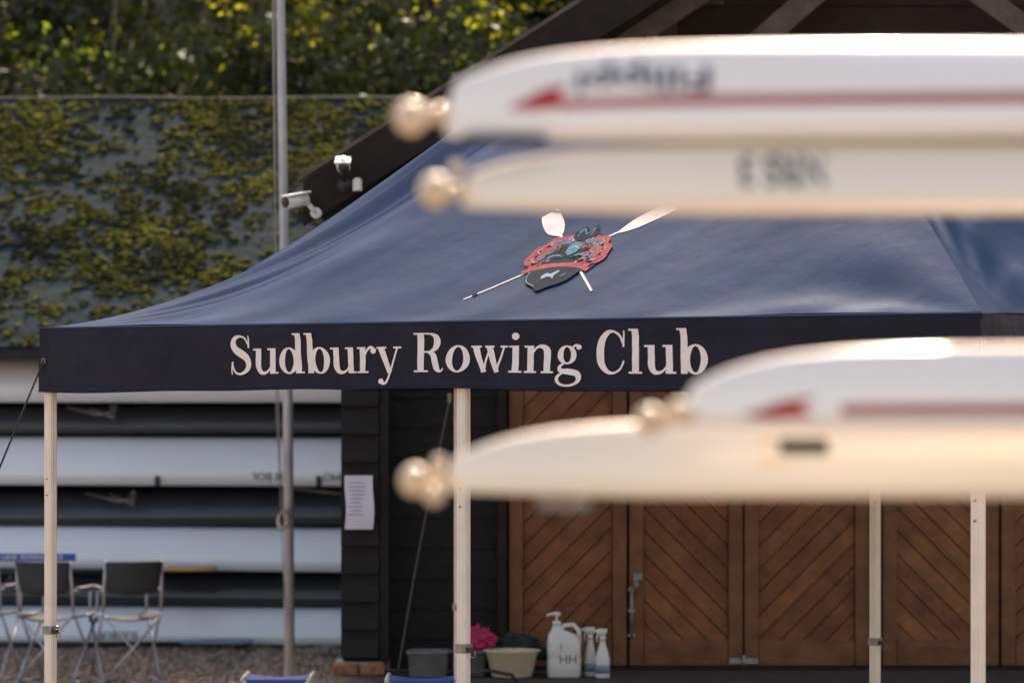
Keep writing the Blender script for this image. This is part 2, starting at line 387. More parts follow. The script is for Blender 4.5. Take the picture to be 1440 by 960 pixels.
def glyph(ch):
    R=[];add=R.append
    L=lambda *p:add(ribbon(p,False)); Cv=lambda *p:add(ribbon(p,True))
    H=lambda x0,x1,y:add(ribbon(((x0,y,.045),(x1,y,.045)),False))
    if ch=='S':
        Cv((.54,.76,.04),(.45,.93,.05),(.31,.985,.06),(.16,.92,.11),(.12,.78,.15),(.19,.64,.18),(.33,.54,.2),(.48,.43,.18),(.54,.27,.16),(.48,.10,.11),(.33,.015,.06),(.18,.06,.05),(.09,.24,.04))
        L((.55,.68,.05),(.56,1.0,.03)); L((.075,.0,.03),(.085,.33,.05)); return R,.68
    if ch=='u':
        Cv((.16,.66,ST),(.16,.42,ST),(.165,.2,ST),(.22,.06,.12),(.32,.02,.08),(.43,.06,.055),(.52,.18,.04)); L((.57,.66,ST),(.57,0,ST)); H(.0,.1,.6375);H(.42,.5,.6375);H(.64,.73,.0225);return R,.75
    if ch=='d':
        add(ring(.29,.33,.2,.345)); L((.55,1.04,ST),(.55,0,ST)); H(.4,.48,1.017);H(.62,.71,.0225);return R,.72
    if ch=='b':
        add(ring(.42,.33,.2,.345)); L((.16,1.04,ST),(.16,0,ST)); H(.01,.09,1.017);return R,.71
    if ch=='r':
        L((.16,.66,ST),(.16,0,ST));H(.01,.09,.6375);H(.01,.09,.0225);H(.23,.33,.0225);Cv((.2,.38,.04),(.27,.56,.05),(.36,.65,.07),(.45,.62,.08));add(disc(.45,.565,.075));return R,.55
    if ch=='y':
        L((.11,.64,ST+.01),(.35,.0,.12)); L((.56,.64,.045),(.31,-.14,.05)); Cv((.31,-.14,.05),(.25,-.26,.06),(.14,-.28,.07));add(disc(.12,-.22,.07));H(-.01,.26,.6375);H(.45,.66,.6375);return R,.66
    if ch=='R':
        L((.21,1,.165),(.21,0,.165));H(.03,.14,.9775);H(.03,.14,.0225);H(.28,.4,.0225)
        Cv((.28,.9775,.045),(.45,.97,.05),(.58,.9,.13),(.62,.75,.17),(.57,.6,.13),(.44,.52,.05),(.28,.515,.045))
        Cv((.4,.51,.05),(.53,.43,.14),(.58,.25,.16),(.63,.08,.14),(.72,.015,.05),(.79,.09,.03));return R,.86
    if ch=='o': add(ring(.3,.33,.215,.345));return R,.63
    if ch=='w':
        L((.1,.64,ST),(.3,0,.12));L((.45,.64,.045),(.29,0,.05));L((.43,.64,ST),(.62,0,.12));L((.79,.64,.045),(.61,0,.05));H(-.01,.24,.6375);H(.32,.55,.6375);H(.7,.88,.6375);return R,.89
    if ch=='i':
        L((.17,.66,ST),(.17,0,ST));H(.02,.1,.6375);H(.02,.1,.0225);H(.24,.32,.0225);add(disc(.16,.89,.09));return R,.37
    if ch=='l':
        L((.17,1.04,ST),(.17,0,ST));H(.02,.1,1.017);H(.02,.1,.0225);H(.24,.32,.0225);return R,.37
    if ch=='n':
        L((.16,.66,ST),(.16,0,ST));H(.01,.09,.6375);H(.01,.09,.0225);H(.23,.3,.0225)
        Cv((.2,.45,.04),(.29,.6,.05),(.41,.645,.09),(.53,.57,.15),(.56,.4,ST),(.56,.2,ST),(.56,0,ST));H(.42,.49,.0225);H(.63,.71,.0225);return R,.74
    if ch=='g':
        add(ring(.27,.44,.155,.225,.13,.04));Cv((.38,.58,.04),(.45,.66,.05),(.53,.66,.06));add(disc(.54,.62,.06))
        Cv((.2,.24,.04),(.11,.15,.07),(.15,.06,.11),(.32,.04,.14),(.49,.0,.14),(.55,-.1,.12),(.5,-.22,.07),(.33,-.29,.05),(.15,-.27,.06),(.06,-.18,.08),(.08,-.07,.07),(.18,.01,.04));return R,.63
    if ch=='C':
        Cv((.66,.7,.04),(.59,.88,.05),(.44,.985,.06),(.29,.94,.11),(.17,.77,.16),(.135,.5,.18),(.17,.23,.16),(.3,.05,.1),(.45,.012,.055),(.6,.1,.045),(.69,.3,.04));L((.67,.62,.05),(.69,1.0,.03));return R,.78
V=[];F=[];k=0
for word,u0,u1 in (('Sudbury',1.075,1.972),('Rowing',2.028,2.838),('Club',2.893,3.39)):
    tot=sum(glyph(c)[1] for c in word); sx=(u1-u0)/tot; x=u0
    for ch in word:
        R,adv=glyph(ch)
        for (vv,ff) in R:
            k+=1; b=len(V); off=0.0018+0.0002*(k%5)
            V+=[front_val(x+p[0]*sx,2.066+p[1]*0.158,off) for p in vv]
            F+=[tuple(i+b for i in q) for q in ff]
        x+=adv*sx
mk('club_lettering',V,F,'print',gaz)

# ---- club crest printed on the front slope
def crest(parts,m,nm,lay,sc=1.0):
    V=[];F=[]
    for i,(vv,ff) in enumerate(parts):
        b=len(V); V+=[front_pt(2.497+p[0]*sc,0.40+p[1]*sc)+Vector((-.0004,-.0010,.0014))*(1+lay*.35+.03*(i%8)) for p in vv]
        F+=[tuple(j+b for j in q) for q in ff]
    mk(nm,V,F,m,gaz)
R=lambda P,c=True:ribbon(P,c,1,.003,5)
def rot(parts,ang,o=(0,0)):
    out=[]
    for v,f in parts:
        out.append(([(o[0]+x*math.cos(ang)-y*math.sin(ang),o[1]+x*math.sin(ang)+y*math.cos(ang)) for x,y in v],f))
    return out
oar=[R(((-.42,0,.008),(.22,0,.011)),False),R(((.19,0,.012),(.22,0,.040),(.27,.004,.070),(.35,.004,.074),(.42,.0,.062)))]
a1=math.atan2(.25,.32); 
crest(rot(oar,a1),'print','oar_print',0)
oarm=[([(x*.84,y*1.05) for x,y in v],f) for v,f in oar]
crest(rot(oarm,math.pi-a1*1.1),'print','oar_print_b',1)
crest(rot([R(((-.385,0,.016),(-.365,0,.016)),False)],a1),'darkprint','oar_button',2)
crest([R(((-.29,.27,.010),(-.25,.245,.013),(-.21,.235,.010)))],'canopy','blade_band',3)
def fillshape(P,n=6):
    Q=[(q[0],q[1]) for q in crom([(p[0],p[1],0) for p in P+[P[0]]],n)][:-1]
    c=(sum(q[0] for q in Q)/len(Q),sum(q[1] for q in Q)/len(Q)); V=[c]+Q
    return V,[(0,i+1,(i+1)%len(Q)+1) for i in range(len(Q))]
def SC(pts):
    return [R([(sx*x,y,w_) for x,y,w_ in pts]) for sx in (-1,1)]
CS=.93
cr_=random.Random(5)
crest([fillshape([(-.17,-.11),(-.19,-.03),(-.16,.05),(-.08,.09),(.0,.07),(.08,.09),(.16,.05),(.19,-.03),(.17,-.11),(.08,-.10),(0,-.09),(-.08,-.10)])],'darkprint','crest_ground_print',3,CS)
def comma(x,y,a,l,w_,cv):
    P=[]
    for i in range(4):
        f=i/3; aa=a+cv*f; P.append((x+l*f*math.cos(aa),y+l*f*math.sin(aa),w_*(1-.75*f)+.002))
    return P
redc=[];tealc=[];greyc=[]
for k in range(15):
    f=k/14; ang=math.radians(100-f*145)
    rx,ry=.165,.105
    x=rx*math.cos(ang)*1.05; y=ry*math.sin(ang)-.015
    if x<.01: continue
    redc+=SC(comma(x,y,ang+cr_.uniform(-.4,.4),cr_.uniform(.045,.07),cr_.uniform(.022,.034),cr_.choice((-1.8,1.8))))
    redc+=SC(comma(x*.84,y*.84,ang+cr_.uniform(1.1,1.9),cr_.uniform(.035,.06),cr_.uniform(.018,.028),cr_.choice((-1.6,1.6))))
    if k%2: redc+=SC(comma(x*.6,y*.6,ang+cr_.uniform(.8,1.9),.04,.016,cr_.choice((-1.6,1.6))))
    if k%3==0: tealc+=SC(comma(x*.70,y*.70,ang+cr_.uniform(-1.2,1.2),cr_.uniform(.04,.055),cr_.uniform(.014,.020),cr_.choice((-2,2))))
    if k%3==0: greyc+=SC(comma(x*.9,y*.92,ang+cr_.uniform(-.5,.5),.035,.006,1.5))
redc+=[R(((-.17,-.115,.022),(-.09,-.085,.030),(0,-.078,.026),(.09,-.085,.030),(.17,-.115,.022)))]
crest(redc,'red','mantling_print',5,CS)
tealc+=SC([(.02,-.03,.008),(.05,-.012,.012),(.09,-.02,.012),(.11,-.05,.008)])+SC([(.02,.045,.012),(.06,.065,.016),(.10,.05,.012)])
tealc+=[fillshape([(-.028,.005),(-.032,.05),(0,.072),(.032,.05),(.028,.005),(0,-.015)])]
crest(tealc,'teal','scroll_print',6,CS)
crest(greyc+[R(((-.022,.03,.005),(0,.042,.008),(.022,.03,.005)))]+SC(comma(.03,.075,.4,.06,.010,1.2)),'greyprint','helmet_print',7,CS)
crest([R(((-.06,-.028,.004),(0,-.02,.006),(.06,-.028,.004)))]+SC(comma(.06,.01,.6,.06,.006,1.5))+SC(comma(.10,-.03,.2,.05,.005,-1.5)),'darkprint','helmet_line_print',8,CS)
crest([fillshape([(-.045,.09),(-.055,.13),(-.03,.12),(-.02,.165),(.01,.13),(.035,.175),(.045,.135),(.075,.13),(.05,.09),(0,.075)])],'darkprint','plume_print',8,CS)
crest([R(((-.03,.10,.005),(-.02,.145,.008),(.01,.115,.006),(.03,.15,.008),(.035,.11,.005)))],'teal','plume_inner_print',9,CS)
crest([fillshape([(-.13,-.11),(-.125,-.145),(-.10,-.19),(-.04,-.225),(0,-.25),(.04,-.225),(.10,-.19),(.125,-.145),(.13,-.11),(.0,-.092)])],'darkprint','shield_print',8,CS)
crest([fillshape([(-.04,-.155),(-.025,-.135),(.0,-.14),(.025,-.12),(.035,-.13),(.025,-.15),(.03,-.175),(.012,-.162),(-.01,-.162),(-.025,-.175)])],'greyprint','talbot_print',10,CS)
crest([R(((-.12,-.12,.002),(-.115,-.15,.003),(-.09,-.19,.003),(-.03,-.222,.002))),R(((.06,-.16,.003),(.075,-.14,.005)),False)],'greyprint','shield_detail_print',10,CS)

# ---------------------------------------------------------------- foreground boats on trailer (keel up)
class Hull:
    def __init__(s,tx,yc,zg,depth,tf,L=8.0,hwm=0.15,k=.1):
        s.tx,s.yc,s.zg,s.d,s.tf,s.L,s.hwm,s.k=tx,yc,zg,depth,tf,L,hwm,k
    def dims(s,dx):
        m=min(dx,s.L-dx); m=max(m,0); e=min(1,math.sqrt(m/.014))
        D=s.d*(s.tf+(1-s.tf)*(1-math.exp(-m/s.k)))*e
        hw=(.014+s.hwm*(1-math.exp(-m/1.1)))*e
        return D,hw
    def pt(s,dx,th,off=0):
        D,hw=s.dims(dx); c,sn=math.cos(th),math.sin(th)
        cc=math.copysign(abs(c)**.8,c); sn2=abs(sn)**.8
        return Vector((s.tx+dx,s.yc-(hw+off)*cc,s.zg+(D+off)*sn2))
    def frac(s,dx,f,off=0):
        f=max(0,min(.999,f)); return s.pt(dx,math.asin(f**1.25),off)
def build_hull(h,nm,m,stripe=None):
    top=empty(nm); xs=[0,.003,.008,.015,.025,.04,.06,.08,.11,.15,.2,.27,.35,.5,.7,1,1.4,1.9,2.5,3.2]
    xs=[x for x in xs if x<h.L/2]; xs=xs+[h.L/2]+[h.L-x for x in reversed(xs)]
    NT=48;V=[];F=[];mi=[]
    for x in xs:
        for k in range(NT+1): V.append(h.pt(x,math.pi*k/NT))
        D,hw=h.dims(x)
        for k in range(1,6):
            a=math.pi*k/6; V.append(Vector((h.tx+x,h.yc+hw*math.cos(a),h.zg-.012*math.sin(a)*min(1,hw*20))))
    n=NT+1+5
    for i in range(len(xs)-1):
        for k in range(n):
            F.append((i*n+k,(i+1)*n+k,(i+1)*n+(k+1)%n,i*n+(k+1)%n))
            f0=math.sin(math.pi*(k+.5)/NT)**.8 if k<NT else -1
            mi.append(1 if (stripe and xs[i]>=stripe[2] and stripe[0]<=f0<=stripe[1] and k<NT/2) else 0)
    mk('hull',V,F,[m,'stripe'],top,smooth=True,midx=mi)
    return top
def hull_decal(h,nm,V2,F,m,parent,off=.0012):
    mk(nm,[h.frac(p[0],p[1],off) for p in V2],F,m,parent)
def hull_text(h,nm,txt,x0,x1,f0,f1,m,parent,flip=True):
    V,F=textgeo(txt,1.0,.022); a=np.array(V); mn,mx=a.min(0),a.max(0)
    a=(a-mn)/(mx-mn)
    if flip: a=1-a
    hull_decal(h,nm,[(x0+p[0]*(x1-x0),f0+p[1]*(f1-f0)) for p in a],F,m,parent,.0016)
A=Hull(-.088,4.0,2.334,.121,.5); topA=build_hull(A,'rowing_boat','hullw',(.27,.40,.15))
hull_text(A,'maker_lettering','Filippi',.17,.345,.43,.80,'bluegrey',topA)
hull_decal(A,'bow_arrow',[(.080,.33),(.13,.54),(.160,.57),(.15,.42),(.160,.30),(.12,.28)],[(0,5,4,3,2,1)],'red2',topA,.002)
tube('bow_ball_stem',[(-.085,4.0,2.362),(-.115,4.0,2.359)],.012,'rubber',topA); sphere('bow_ball',(-.132,3.99,2.356),.023,'rubber',topA)
box('dark_strip',(-.01,3.975,2.327),(.11,.03,.008),'black',topA,bev=.003)  # thin dark strip along the underside of the upper bow
Bh=Hull(-.066,4.0,2.241,.085,.45,hwm=.15,k=.12); topB=build_hull(Bh,'rowing_boat','hullbounce')
hull_text(Bh,'crew_lettering','NRS 3',.36,.47,.24,.76,'bluegrey',topB)
tube('bow_ball_stem',[(-.064,3.99,2.260),(-.085,3.99,2.260)],.010,'rubber',topB); sphere('bow_ball',(-.100,3.98,2.260),.022,'rubber',topB); sphere('bow_cap',(-.072,3.97,2.288),.010,'rubber',topB)
Ch=Hull(.215,3.9,1.957,.102,.38,k=.09); topC=build_hull(Ch,'rowing_boat','hullw',(.10,.24,.17))
hull_decal(Ch,'bow_arrow',[(.075,.14),(.13,.34),(.17,.38),(.15,.25),(.165,.11),(.11,.08)],[(0,5,4,3,2,1)],'red2',topC,.002)
sphere('bow_ball',(.174,3.85,1.962),.019,'rubber',topC); sphere('bow_cap',(.209,3.83,1.972),.016,'rubber',topC)
tube('bow_ball_stem',[(.17,3.86,1.965),(.225,3.88,1.966)],.012,'rubber',topC)
Dh=Hull(-.09,4.12,1.867,.096,.36,k=.10); topD=build_hull(Dh,'rowing_boat','hullbounce')
hull_decal(Dh,'yellow_label',[(.42,.35),(.42,.72),(.95,.72),(.95,.35)],[(0,3,2,1)],'yellow',topD,.0012)
hull_decal(Dh,'label_text',[(.445,.50),(.445,.70),(.51,.70),(.51,.50)],[(0,3,2,1)],'black',topD,.0025)
tube('bow_ball_stem',[(-.088,4.12,1.885),(-.11,4.12,1.883)],.012,'rubber',topD); sphere('bow_ball',(-.129,4.08,1.880),.021,'rubber',topD); sphere('bow_cap',(-.103,4.05,1.862),.014,'rubber',topD); sphere('bow_fitting',(-.098,4.09,1.903),.010,'rubber',topD)
box('smudge_plate',(.07,4.12,1.850),(.07,.006,.02),'steel',topD)  # small plate for the dark smudge below the lower bow
tr=empty('boat_trailer')
for X in (2.1,5.6):
    box('upright',(X,4.62,1.3),(.06,.06,2.6),'alu',tr,bev=.004)
    for z in (2.314,2.221,1.937,1.846): box('arm',(X,4.2,z-.022),(.05,.84,.03),'alu',tr,bev=.004)
for y in (4.62,): box('beam',(3.9,y,.5),(4.2,.08,.08),'alu',tr)
box('axle',(3.9,4.6,.3),(.08,1.6,.06),'steel',tr)
for y in (3.85,5.35):
    tube('wheel',[(3.9,y-.09,.3),(3.9,y+.09,.3)],.3,'black',tr,24); tube('hub',[(3.9,y-.1,.3),(3.9,y+.1,.3)],.14,'alu',tr,16)

# ---------------------------------------------------------------- barn / boathouse
barn=empty('timber_boathouse')
YW=17.3; DZ=.43
def clipdiag(x0,x1,z0,z1,poly):
    def cl(P,f):
        out=[]
        for i in range(len(P)):
            a,b=P[i],P[(i+1)%len(P)]; fa,fb=f(a),f(b)
            if fa>=0: out.append(a)
            if fa*fb<0:
                t=fa/(fa-fb); out.append((a[0]+(b[0]-a[0])*t,a[1]+(b[1]-a[1])*t))
        return out
    for f in (lambda p:p[0]-x0,lambda p:x1-p[0],lambda p:p[1]-z0,lambda p:z1-p[1]):
        poly=cl(poly,f)
        if len(poly)<3: return []
    return poly
def leaf(x0,x1,dr,idx):
    z0,z1=DZ+.02,2.75; fw=.085
    box(f'door_{idx}_stile_a',(x0+fw/2,YW-.02,(z0+z1)/2),(fw-.006,.045,z1-z0),'dooredge',barn,bev=.003)
    box(f'door_{idx}_stile_b',(x1-fw/2,YW-.02,(z0+z1)/2),(fw-.006,.045,z1-z0),'dooredge',barn,bev=.003)
    box(f'door_{idx}_rail_a',((x0+x1)/2,YW-.018,z0+.07),(x1-x0-2*fw,.04,.14),'dooredge',barn,bev=.003)
    box(f'door_{idx}_rail_b',((x0+x1)/2,YW-.018,z1-.07),(x1-x0-2*fw,.04,.14),'dooredge',barn,bev=.003)
    V=[];F=[];cols=[]
    pw=.092; c=-4.0
    while c<6:
        n=(dr*-.7071,.7071); d=(.7071,dr*.7071)
        p0=(x0+n[0]*c,z0+n[1]*c)
        q=[(p0[0]-d[0]*6,p0[1]-d[1]*6),(p0[0]+d[0]*6,p0[1]+d[1]*6)]
        q2=[(a[0]+n[0]*(pw-.006),a[1]+n[1]*(pw-.006)) for a in q]
        poly=clipdiag(x0+fw,x1-fw,z0+.14,z1-.14,[q[0],q[1],q2[1],q2[0]])
        c+=pw
        if len(poly)<3: continue
        tone=random.uniform(.78,1.1); col=(tone,tone*random.uniform(.92,1.04),tone*.95)
        b=len(V); m_=len(poly); dy=random.uniform(0,.003)
        V+=[(p[0],YW-.014+dy,p[1]) for p in poly]+[(p[0],YW-.002,p[1]) for p in poly]
        F.append(tuple(b+i for i in range(m_))); cols.append(col)
        for i in range(m_):
            F.append((b+i,b+m_+i,b+m_+(i+1)%m_,b+(i+1)%m_)); cols.append((.4,.4,.4))
    mk(f'door_{idx}_boards',V,F,'door',barn,cols=cols)
leaf(-.02,.65,1,1); leaf(.66,1.305,-1,2); leaf(1.31,2.02,1,3); leaf(2.09,2.75,-1,4); leaf(2.76,3.5,1,5)
box('door_post',(2.055,YW-.03,1.6),(.055,.08,2.3),'dooredge',barn)
box('door_backing',(1.75,YW+.03,1.6),(3.7,.05,2.4),'gap',barn)
box('door_header',(1.75,YW-.02,2.87),(3.7,.1,.2),'barge',barn)
box('door_sill',(1.75,YW-.05,DZ+.004),(3.7,.14,.03),'barge',barn)
tube('door_bolt',[(.675,YW-.06,.60),(.675,YW-.06,.90)],.008,'steel',barn,8)
for z in (.62,.76,.88): box('bolt_keep',(.675,YW-.05,z),(.04,.02,.02),'steel',barn,bev=.003)
box('latch',(.71,YW-.05,.95),(.05,.02,.04),'steel',barn,bev=.004)
tube('padlock',[(.70,YW-.06,.88),(.70,YW-.06,.93)],.016,'steel',barn,10)
box('hinge_plate',(1.307,YW-.05,.475),(.17,.012,.035),'steel',barn,bev=.005); tube('hinge_knuckle',[(1.307,YW-.058,.44),(1.307,YW-.058,.51)],.012,'steel',barn)
def boards(nm,x0,x1,y,z0,z1,pitch,m,depth=.02,xf=None):
    V=[];F=[];z=z0
    while z<z1-.001:
        h=min(pitch+.01,z1-z); a=x0;b_=x1
        if xf: a,b_=xf(z,z+h)
        j=random.uniform(-.003,.003)
        V+=[(a,y-depth+j,z),(b_,y-depth+j,z),(b_,y-.004,z+h),(a,y-.004,z+h),(a,y+.01,z),(b_,y+.01,z),(b_,y+.01,z+h),(a,y+.01,z+h)]
        b=len(V)-8; F+=[tuple(b+i for i in q) for q in ((0,1,2,3),(4,7,6,5),(0,4,5,1),(0,3,7,4),(1,5,6,2))]
        z+=pitch
    return mk(nm,V,F,m,barn)
boards('corner_boards',-.95,-.74,17.02,.52,3.15,.155,'board',.045)
box('corner_post',(-.71,17.06,1.8),(.05,.12,2.6),'board',barn,bev=.004)
box('corner_return',(-.843,17.14,1.8),(.2,.22,2.6),'board',barn)
boards('recess_boards',-.69,-.03,17.28,DZ,3.1,.17,'board',.015)
box('recess_trim',(-.055,17.24,1.7),(.05,.05,2.5),'barge',barn)
boards('side_fill',3.5,9.35,17.28,DZ,3.1,.17,'board')
box('wall_left',(-.90,20.1,1.6),(.06,5.6,3.0),'shedwall',barn); box('wall_right',(9.3,20.1,1.6),(.06,5.6,3.2),'shedwall',barn)
box('wall_back',(4.2,22.9,1.6),(10.2,.06,3.2),'shedwall',barn)
PX,PZ=4.2,6.5; EX,EZ=-1.12,3.10; sl_=(PZ-EZ)/(PX-EX)
def xf(z,z2):
    zz=max(z2+.2,3.3); return (EX+(zz-EZ)/sl_+.05, 2*PX-(EX+(zz-EZ)/sl_+.05))
boards('gable_boards',0,0,17.28,2.98,6.2,.17,'gable',xf=xf)
for sg in (1,-1):
    ex=PX-sg*(PX-EX)
    q0=Vector((ex,16.45,EZ)); q1=Vector((PX,16.45,PZ)); dn=Vector((0,0,-.09))
    V=[q0,q1,q1+Vector((0,6.7,0)),q0+Vector((0,6.7,0))]; V=V+[v+dn for v in V]
    mk('roof_slope',V,BF,'barge',barn)
    V=[q0+Vector((0,-.035,.02)),q1+Vector((0,-.035,.02)),q1+Vector((0,-.035,-.24)),q0+Vector((0,-.035,-.22))]
    V=V+[v+Vector((0,.03,0)) for v in V]; mk('bargeboard',V,BF,'barge',barn)
    V=[q0+Vector((-.03*sg,-.05,.045)),q1+Vector((0,-.05,.045)),q1+Vector((0,-.05,.02)),q0+Vector((-.03*sg,-.05,.02))]
    V=V+[v+Vector((0,.2,0)) for v in V]; mk('verge_strip',V,BF,'beam',barn)
def beam(a,b,wd,nm='truss_strut',y=16.9):
    a=Vector((a[0],y,a[1]));b=Vector((b[0],y,b[1])); d=(b-a).normalized(); nrm=Vector((-d.z,0,d.x))*wd/2
    V=[a-nrm,b-nrm,b+nrm,a+nrm]; V=V+[v+Vector((0,.08,0)) for v in V]; return mk(nm,V,BF,'beam',barn)
beam((.30,3.70),(PX-.1,6.20),.11)
beam((1.22,3.8),(2.6,5.0),.13); beam((2.5,4.25),(3.9,3.25),.12); beam((7.2,3.8),(5.8,5.0),.13)
beam((-.2,3.28),(8.6,3.28),.16,'tie_beam')
dk=empty('timber_deck')
for i in range(8):
    box('plank',(4.0,15.95+.165*i,DZ-.02),(9.9,.155,.04),'deck',dk,bev=.003)
box('deck_face',(4.0,15.9,.2),(9.9,.03,.4),'deck',dk)
bp_=empty('brick_plinth'); box('mortar_core',(-.85,17.05,.25),(.26,.26,.49),'mortar',bp_)
for r in range(7):
    for i in range(2):
        x=-.92+.15*i+(.03 if r%2 else 0); t=random.uniform(.6,1.3)
        box('brick',(x,16.93,.035+.071*r),(.135,.10,.06),'brick',bp_,bev=.006,cols=[(t,t*.95,t*.9)]*6)
no=empty('notice'); V=[];F=[]
for j in range(9):
    for i in range(3):
        f=j/8; V.append((-.925+.157*i/2,16.955+.012*math.sin(f*5+i)-.006*i,1.232+(1-f)*.298))
V=[(x+.005*math.sin(z*20),y,z) for x,y,z in V]
for j in range(8):
    for i in range(2): a=j*3+i; F.append((a,a+3,a+4,a+1))
mk('sheet',V,F,'paper',no,smooth=True)
for k in range(9):
    z=1.49-.022*k; box('text_line',(-.86+random.uniform(-.01,.01),16.935,z),(random.uniform(.05,.10),.001,.004),'ink',no)
cc=empty('cctv_camera'); tube('body',[(-.895,16.25,3.185),(-.905,16.33,3.22)],.036,'whitepl',cc,20); tube('lens',[(-.892,16.235,3.178),(-.895,16.25,3.185)],.030,'black',cc,20)
tube('bracket',[(-.90,16.33,3.2),(-.90,16.42,3.12)],.012,'black',cc); box('hood',(-.90,16.28,3.225),(.085,.12,.012),'whitepl',cc,rot=(.35,0,0),bev=.004)
tube('base',[(-.9,16.405,3.1),(-.9,16.42,3.1)],.04,'black',cc,16)
cc=empty('cctv_camera'); tube('body',[(-1.20,16.25,3.0),(-1.10,16.33,3.02)],.034,'whitepl',cc,20); tube('lens',[(-1.208,16.243,2.998),(-1.20,16.25,3.0)],.028,'black',cc,20)
box('sunshield',(-1.15,16.28,3.045),(.14,.09,.01),'whitepl',cc,rot=(0,-.2,.6),bev=.003)
tube('bracket',[(-1.10,16.33,3.01),(-1.05,16.38,2.95)],.013,'whitepl',cc); tube('base',[(-1.05,16.37,2.95),(-1.05,16.42,2.95)],.03,'whitepl',cc,14)
ll=empty('cctv_bracket'); tube('arm',[(-.83,16.41,3.10),(-.83,16.34,3.10)],.012,'whitepl',ll); box('head',(-.825,16.33,3.10),(.035,.04,.07),'whitepl',ll,bev=.008); box('backplate',(-.83,16.41,3.10),(.05,.01,.06),'whitepl',ll)  # small white bracket beside the camera, not a lamp
ch=empty('hanging_chain'); pts=[];rr=[]
p0=Vector((-.34,16.6,1.94)); p1=Vector((-.62,16.7,.48))
for i in range(150):
    t=i/149; p=p0.lerp(p1,t); p.z-=.05*math.sin(math.pi*t); p.x-=.02*math.sin(math.pi*t); pts.append(p); rr.append(.0075 if i%2 else .003)
tube('links',pts,rr,'chain',ch,6)
box('hook',(-.34,16.6,1.96),(.02,.02,.05),'steel',ch); tube('drop',[p0,(-.34,16.62,3.0)],.003,'darkrope',ch,5)

# ---------------------------------------------------------------- cleaning things on the deck
jug=empty('detergent_jug'); jx,jy=.285,16.75
def loft(nm,secs,m,parent,n=28,pw=3.5):
    V=[];F=[]
    for (cx,cy,z,hx,hy) in secs:
        for k in range(n):
            a=2*math.pi*k/n;c,s_=math.cos(a),math.sin(a)
            V.append((cx+hx*math.copysign(abs(c)**(2/pw),c),cy+hy*math.copysign(abs(s_)**(2/pw),s_),z))
    for i in range(len(secs)-1):
        for k in range(n): F.append((i*n+k,i*n+(k+1)%n,(i+1)*n+(k+1)%n,(i+1)*n+k))
    F.append(tuple(range(n-1,-1,-1)));F.append(tuple((len(secs)-1)*n+k for k in range(n)))
    return mk(nm,V,F,m,parent,smooth=True)
Z=DZ
loft('body',[(jx,jy,Z+.002,.085,.055),(jx,jy,Z+.012,.093,.062),(jx,jy,Z+.10,.093,.062),(jx,jy,Z+.11,.09,.06),(jx,jy,Z+.12,.093,.062),(jx,jy,Z+.20,.092,.062),(jx-.01,jy,Z+.235,.078,.055),(jx-.035,jy,Z+.262,.035,.04),(jx-.04,jy,Z+.285,.022,.022)],'whitepl',jug)
tube('handle',[(jx-.03,jy,Z+.25),(jx+.0,jy,Z+.285),(jx+.05,jy,Z+.29),(jx+.08,jy,Z+.26),(jx+.085,jy,Z+.19)],.013,'whitepl',jug,10)
tube('cap',[(jx-.04,jy,Z+.285),(jx-.04,jy,Z+.31)],.024,'whitepl',jug,20)
tube('pump_stem',[(jx-.04,jy,Z+.31),(jx-.04,jy,Z+.345)],.007,'whitepl',jug,10)
tube('pump_head',[(jx-.02,jy,Z+.345),(jx-.045,jy,Z+.35),(jx-.085,jy,Z+.345),(jx-.095,jy,Z+.335)],[.012,.011,.007,.006],'whitepl',jug,10)
V,F=textgeo('HH',.07); mk('marker_text',[(jx-.03+x,jy-.0645,Z+.08+y) for x,y in V],F,'ink',jug)
V,F=textgeo('1',.05); mk('marker_number',[(jx-.03+x,jy-.0645,Z+.16+y) for x,y in V],F,'ink',jug)
def spray(x,y,sc,nm):
    e=empty(nm)
    loft('bottle',[(x,y,Z+.002,.034*sc,.026),(x,y,Z+.01,.038*sc,.03),(x,y,Z+.11,.037*sc,.029),(x,y,Z+.15,.028*sc,.024),(x,y,Z+.19,.016,.016),(x,y,Z+.21,.015,.015)],'whitepl',e,pw=2.6)
    loft('label',[(x,y,Z+.03,.0388*sc,.0308),(x,y,Z+.075,.0383*sc,.0303)],'bluel',e,pw=2.6)
    tube('collar',[(x,y,Z+.205),(x,y,Z+.23)],.017,'whitepl',e,16)
    loft('head',[(x-.004,y,Z+.23,.018,.012),(x-.008,y,Z+.25,.03,.013),(x-.006,y,Z+.265,.032,.013),(x,y,Z+.272,.024,.011)],'whitepl',e,pw=3)
    tube('nozzle',[(x-.035,y,Z+.258),(x-.048,y,Z+.258)],.009,'whitepl',e,10)
    tube('trigger',[(x-.022,y,Z+.248),(x-.033,y,Z+.225),(x-.028,y,Z+.20)],.005,'whitepl',e,8)
spray(.43,16.80,.85,'spray_bottle'); spray(.495,16.70,1.05,'spray_bottle')
bw=empty('washing_up_bowl')
lathe('bowl',[(.001,.003),(.10,.003),(.112,.012),(.143,.14),(.157,.146),(.158,.152),(.150,.153),(.139,.146),(.108,.02),(.001,.012)],(.0,16.75,Z),'creampl',bw,n=40,sy=.8)
def crate(x,y,wd,h,nm):
    e=empty(nm)
    loft('tub',[(x,y,Z+.003,wd*.42,.08),(x,y,Z+.01,wd*.44,.085),(x,y,Z+h-.01,wd*.5,.1),(x,y,Z+h-.01,wd*.53,.108),(x,y,Z+h,wd*.53,.108),(x,y,Z+h,wd*.49,.095),(x,y,Z+.03,wd*.43,.08)],'clearpl',e,pw=6)
    return e
crate(-.46,16.8,.23,.145,'storage_tub'); e2=crate(-.235,16.85,.20,.145,'storage_tub')
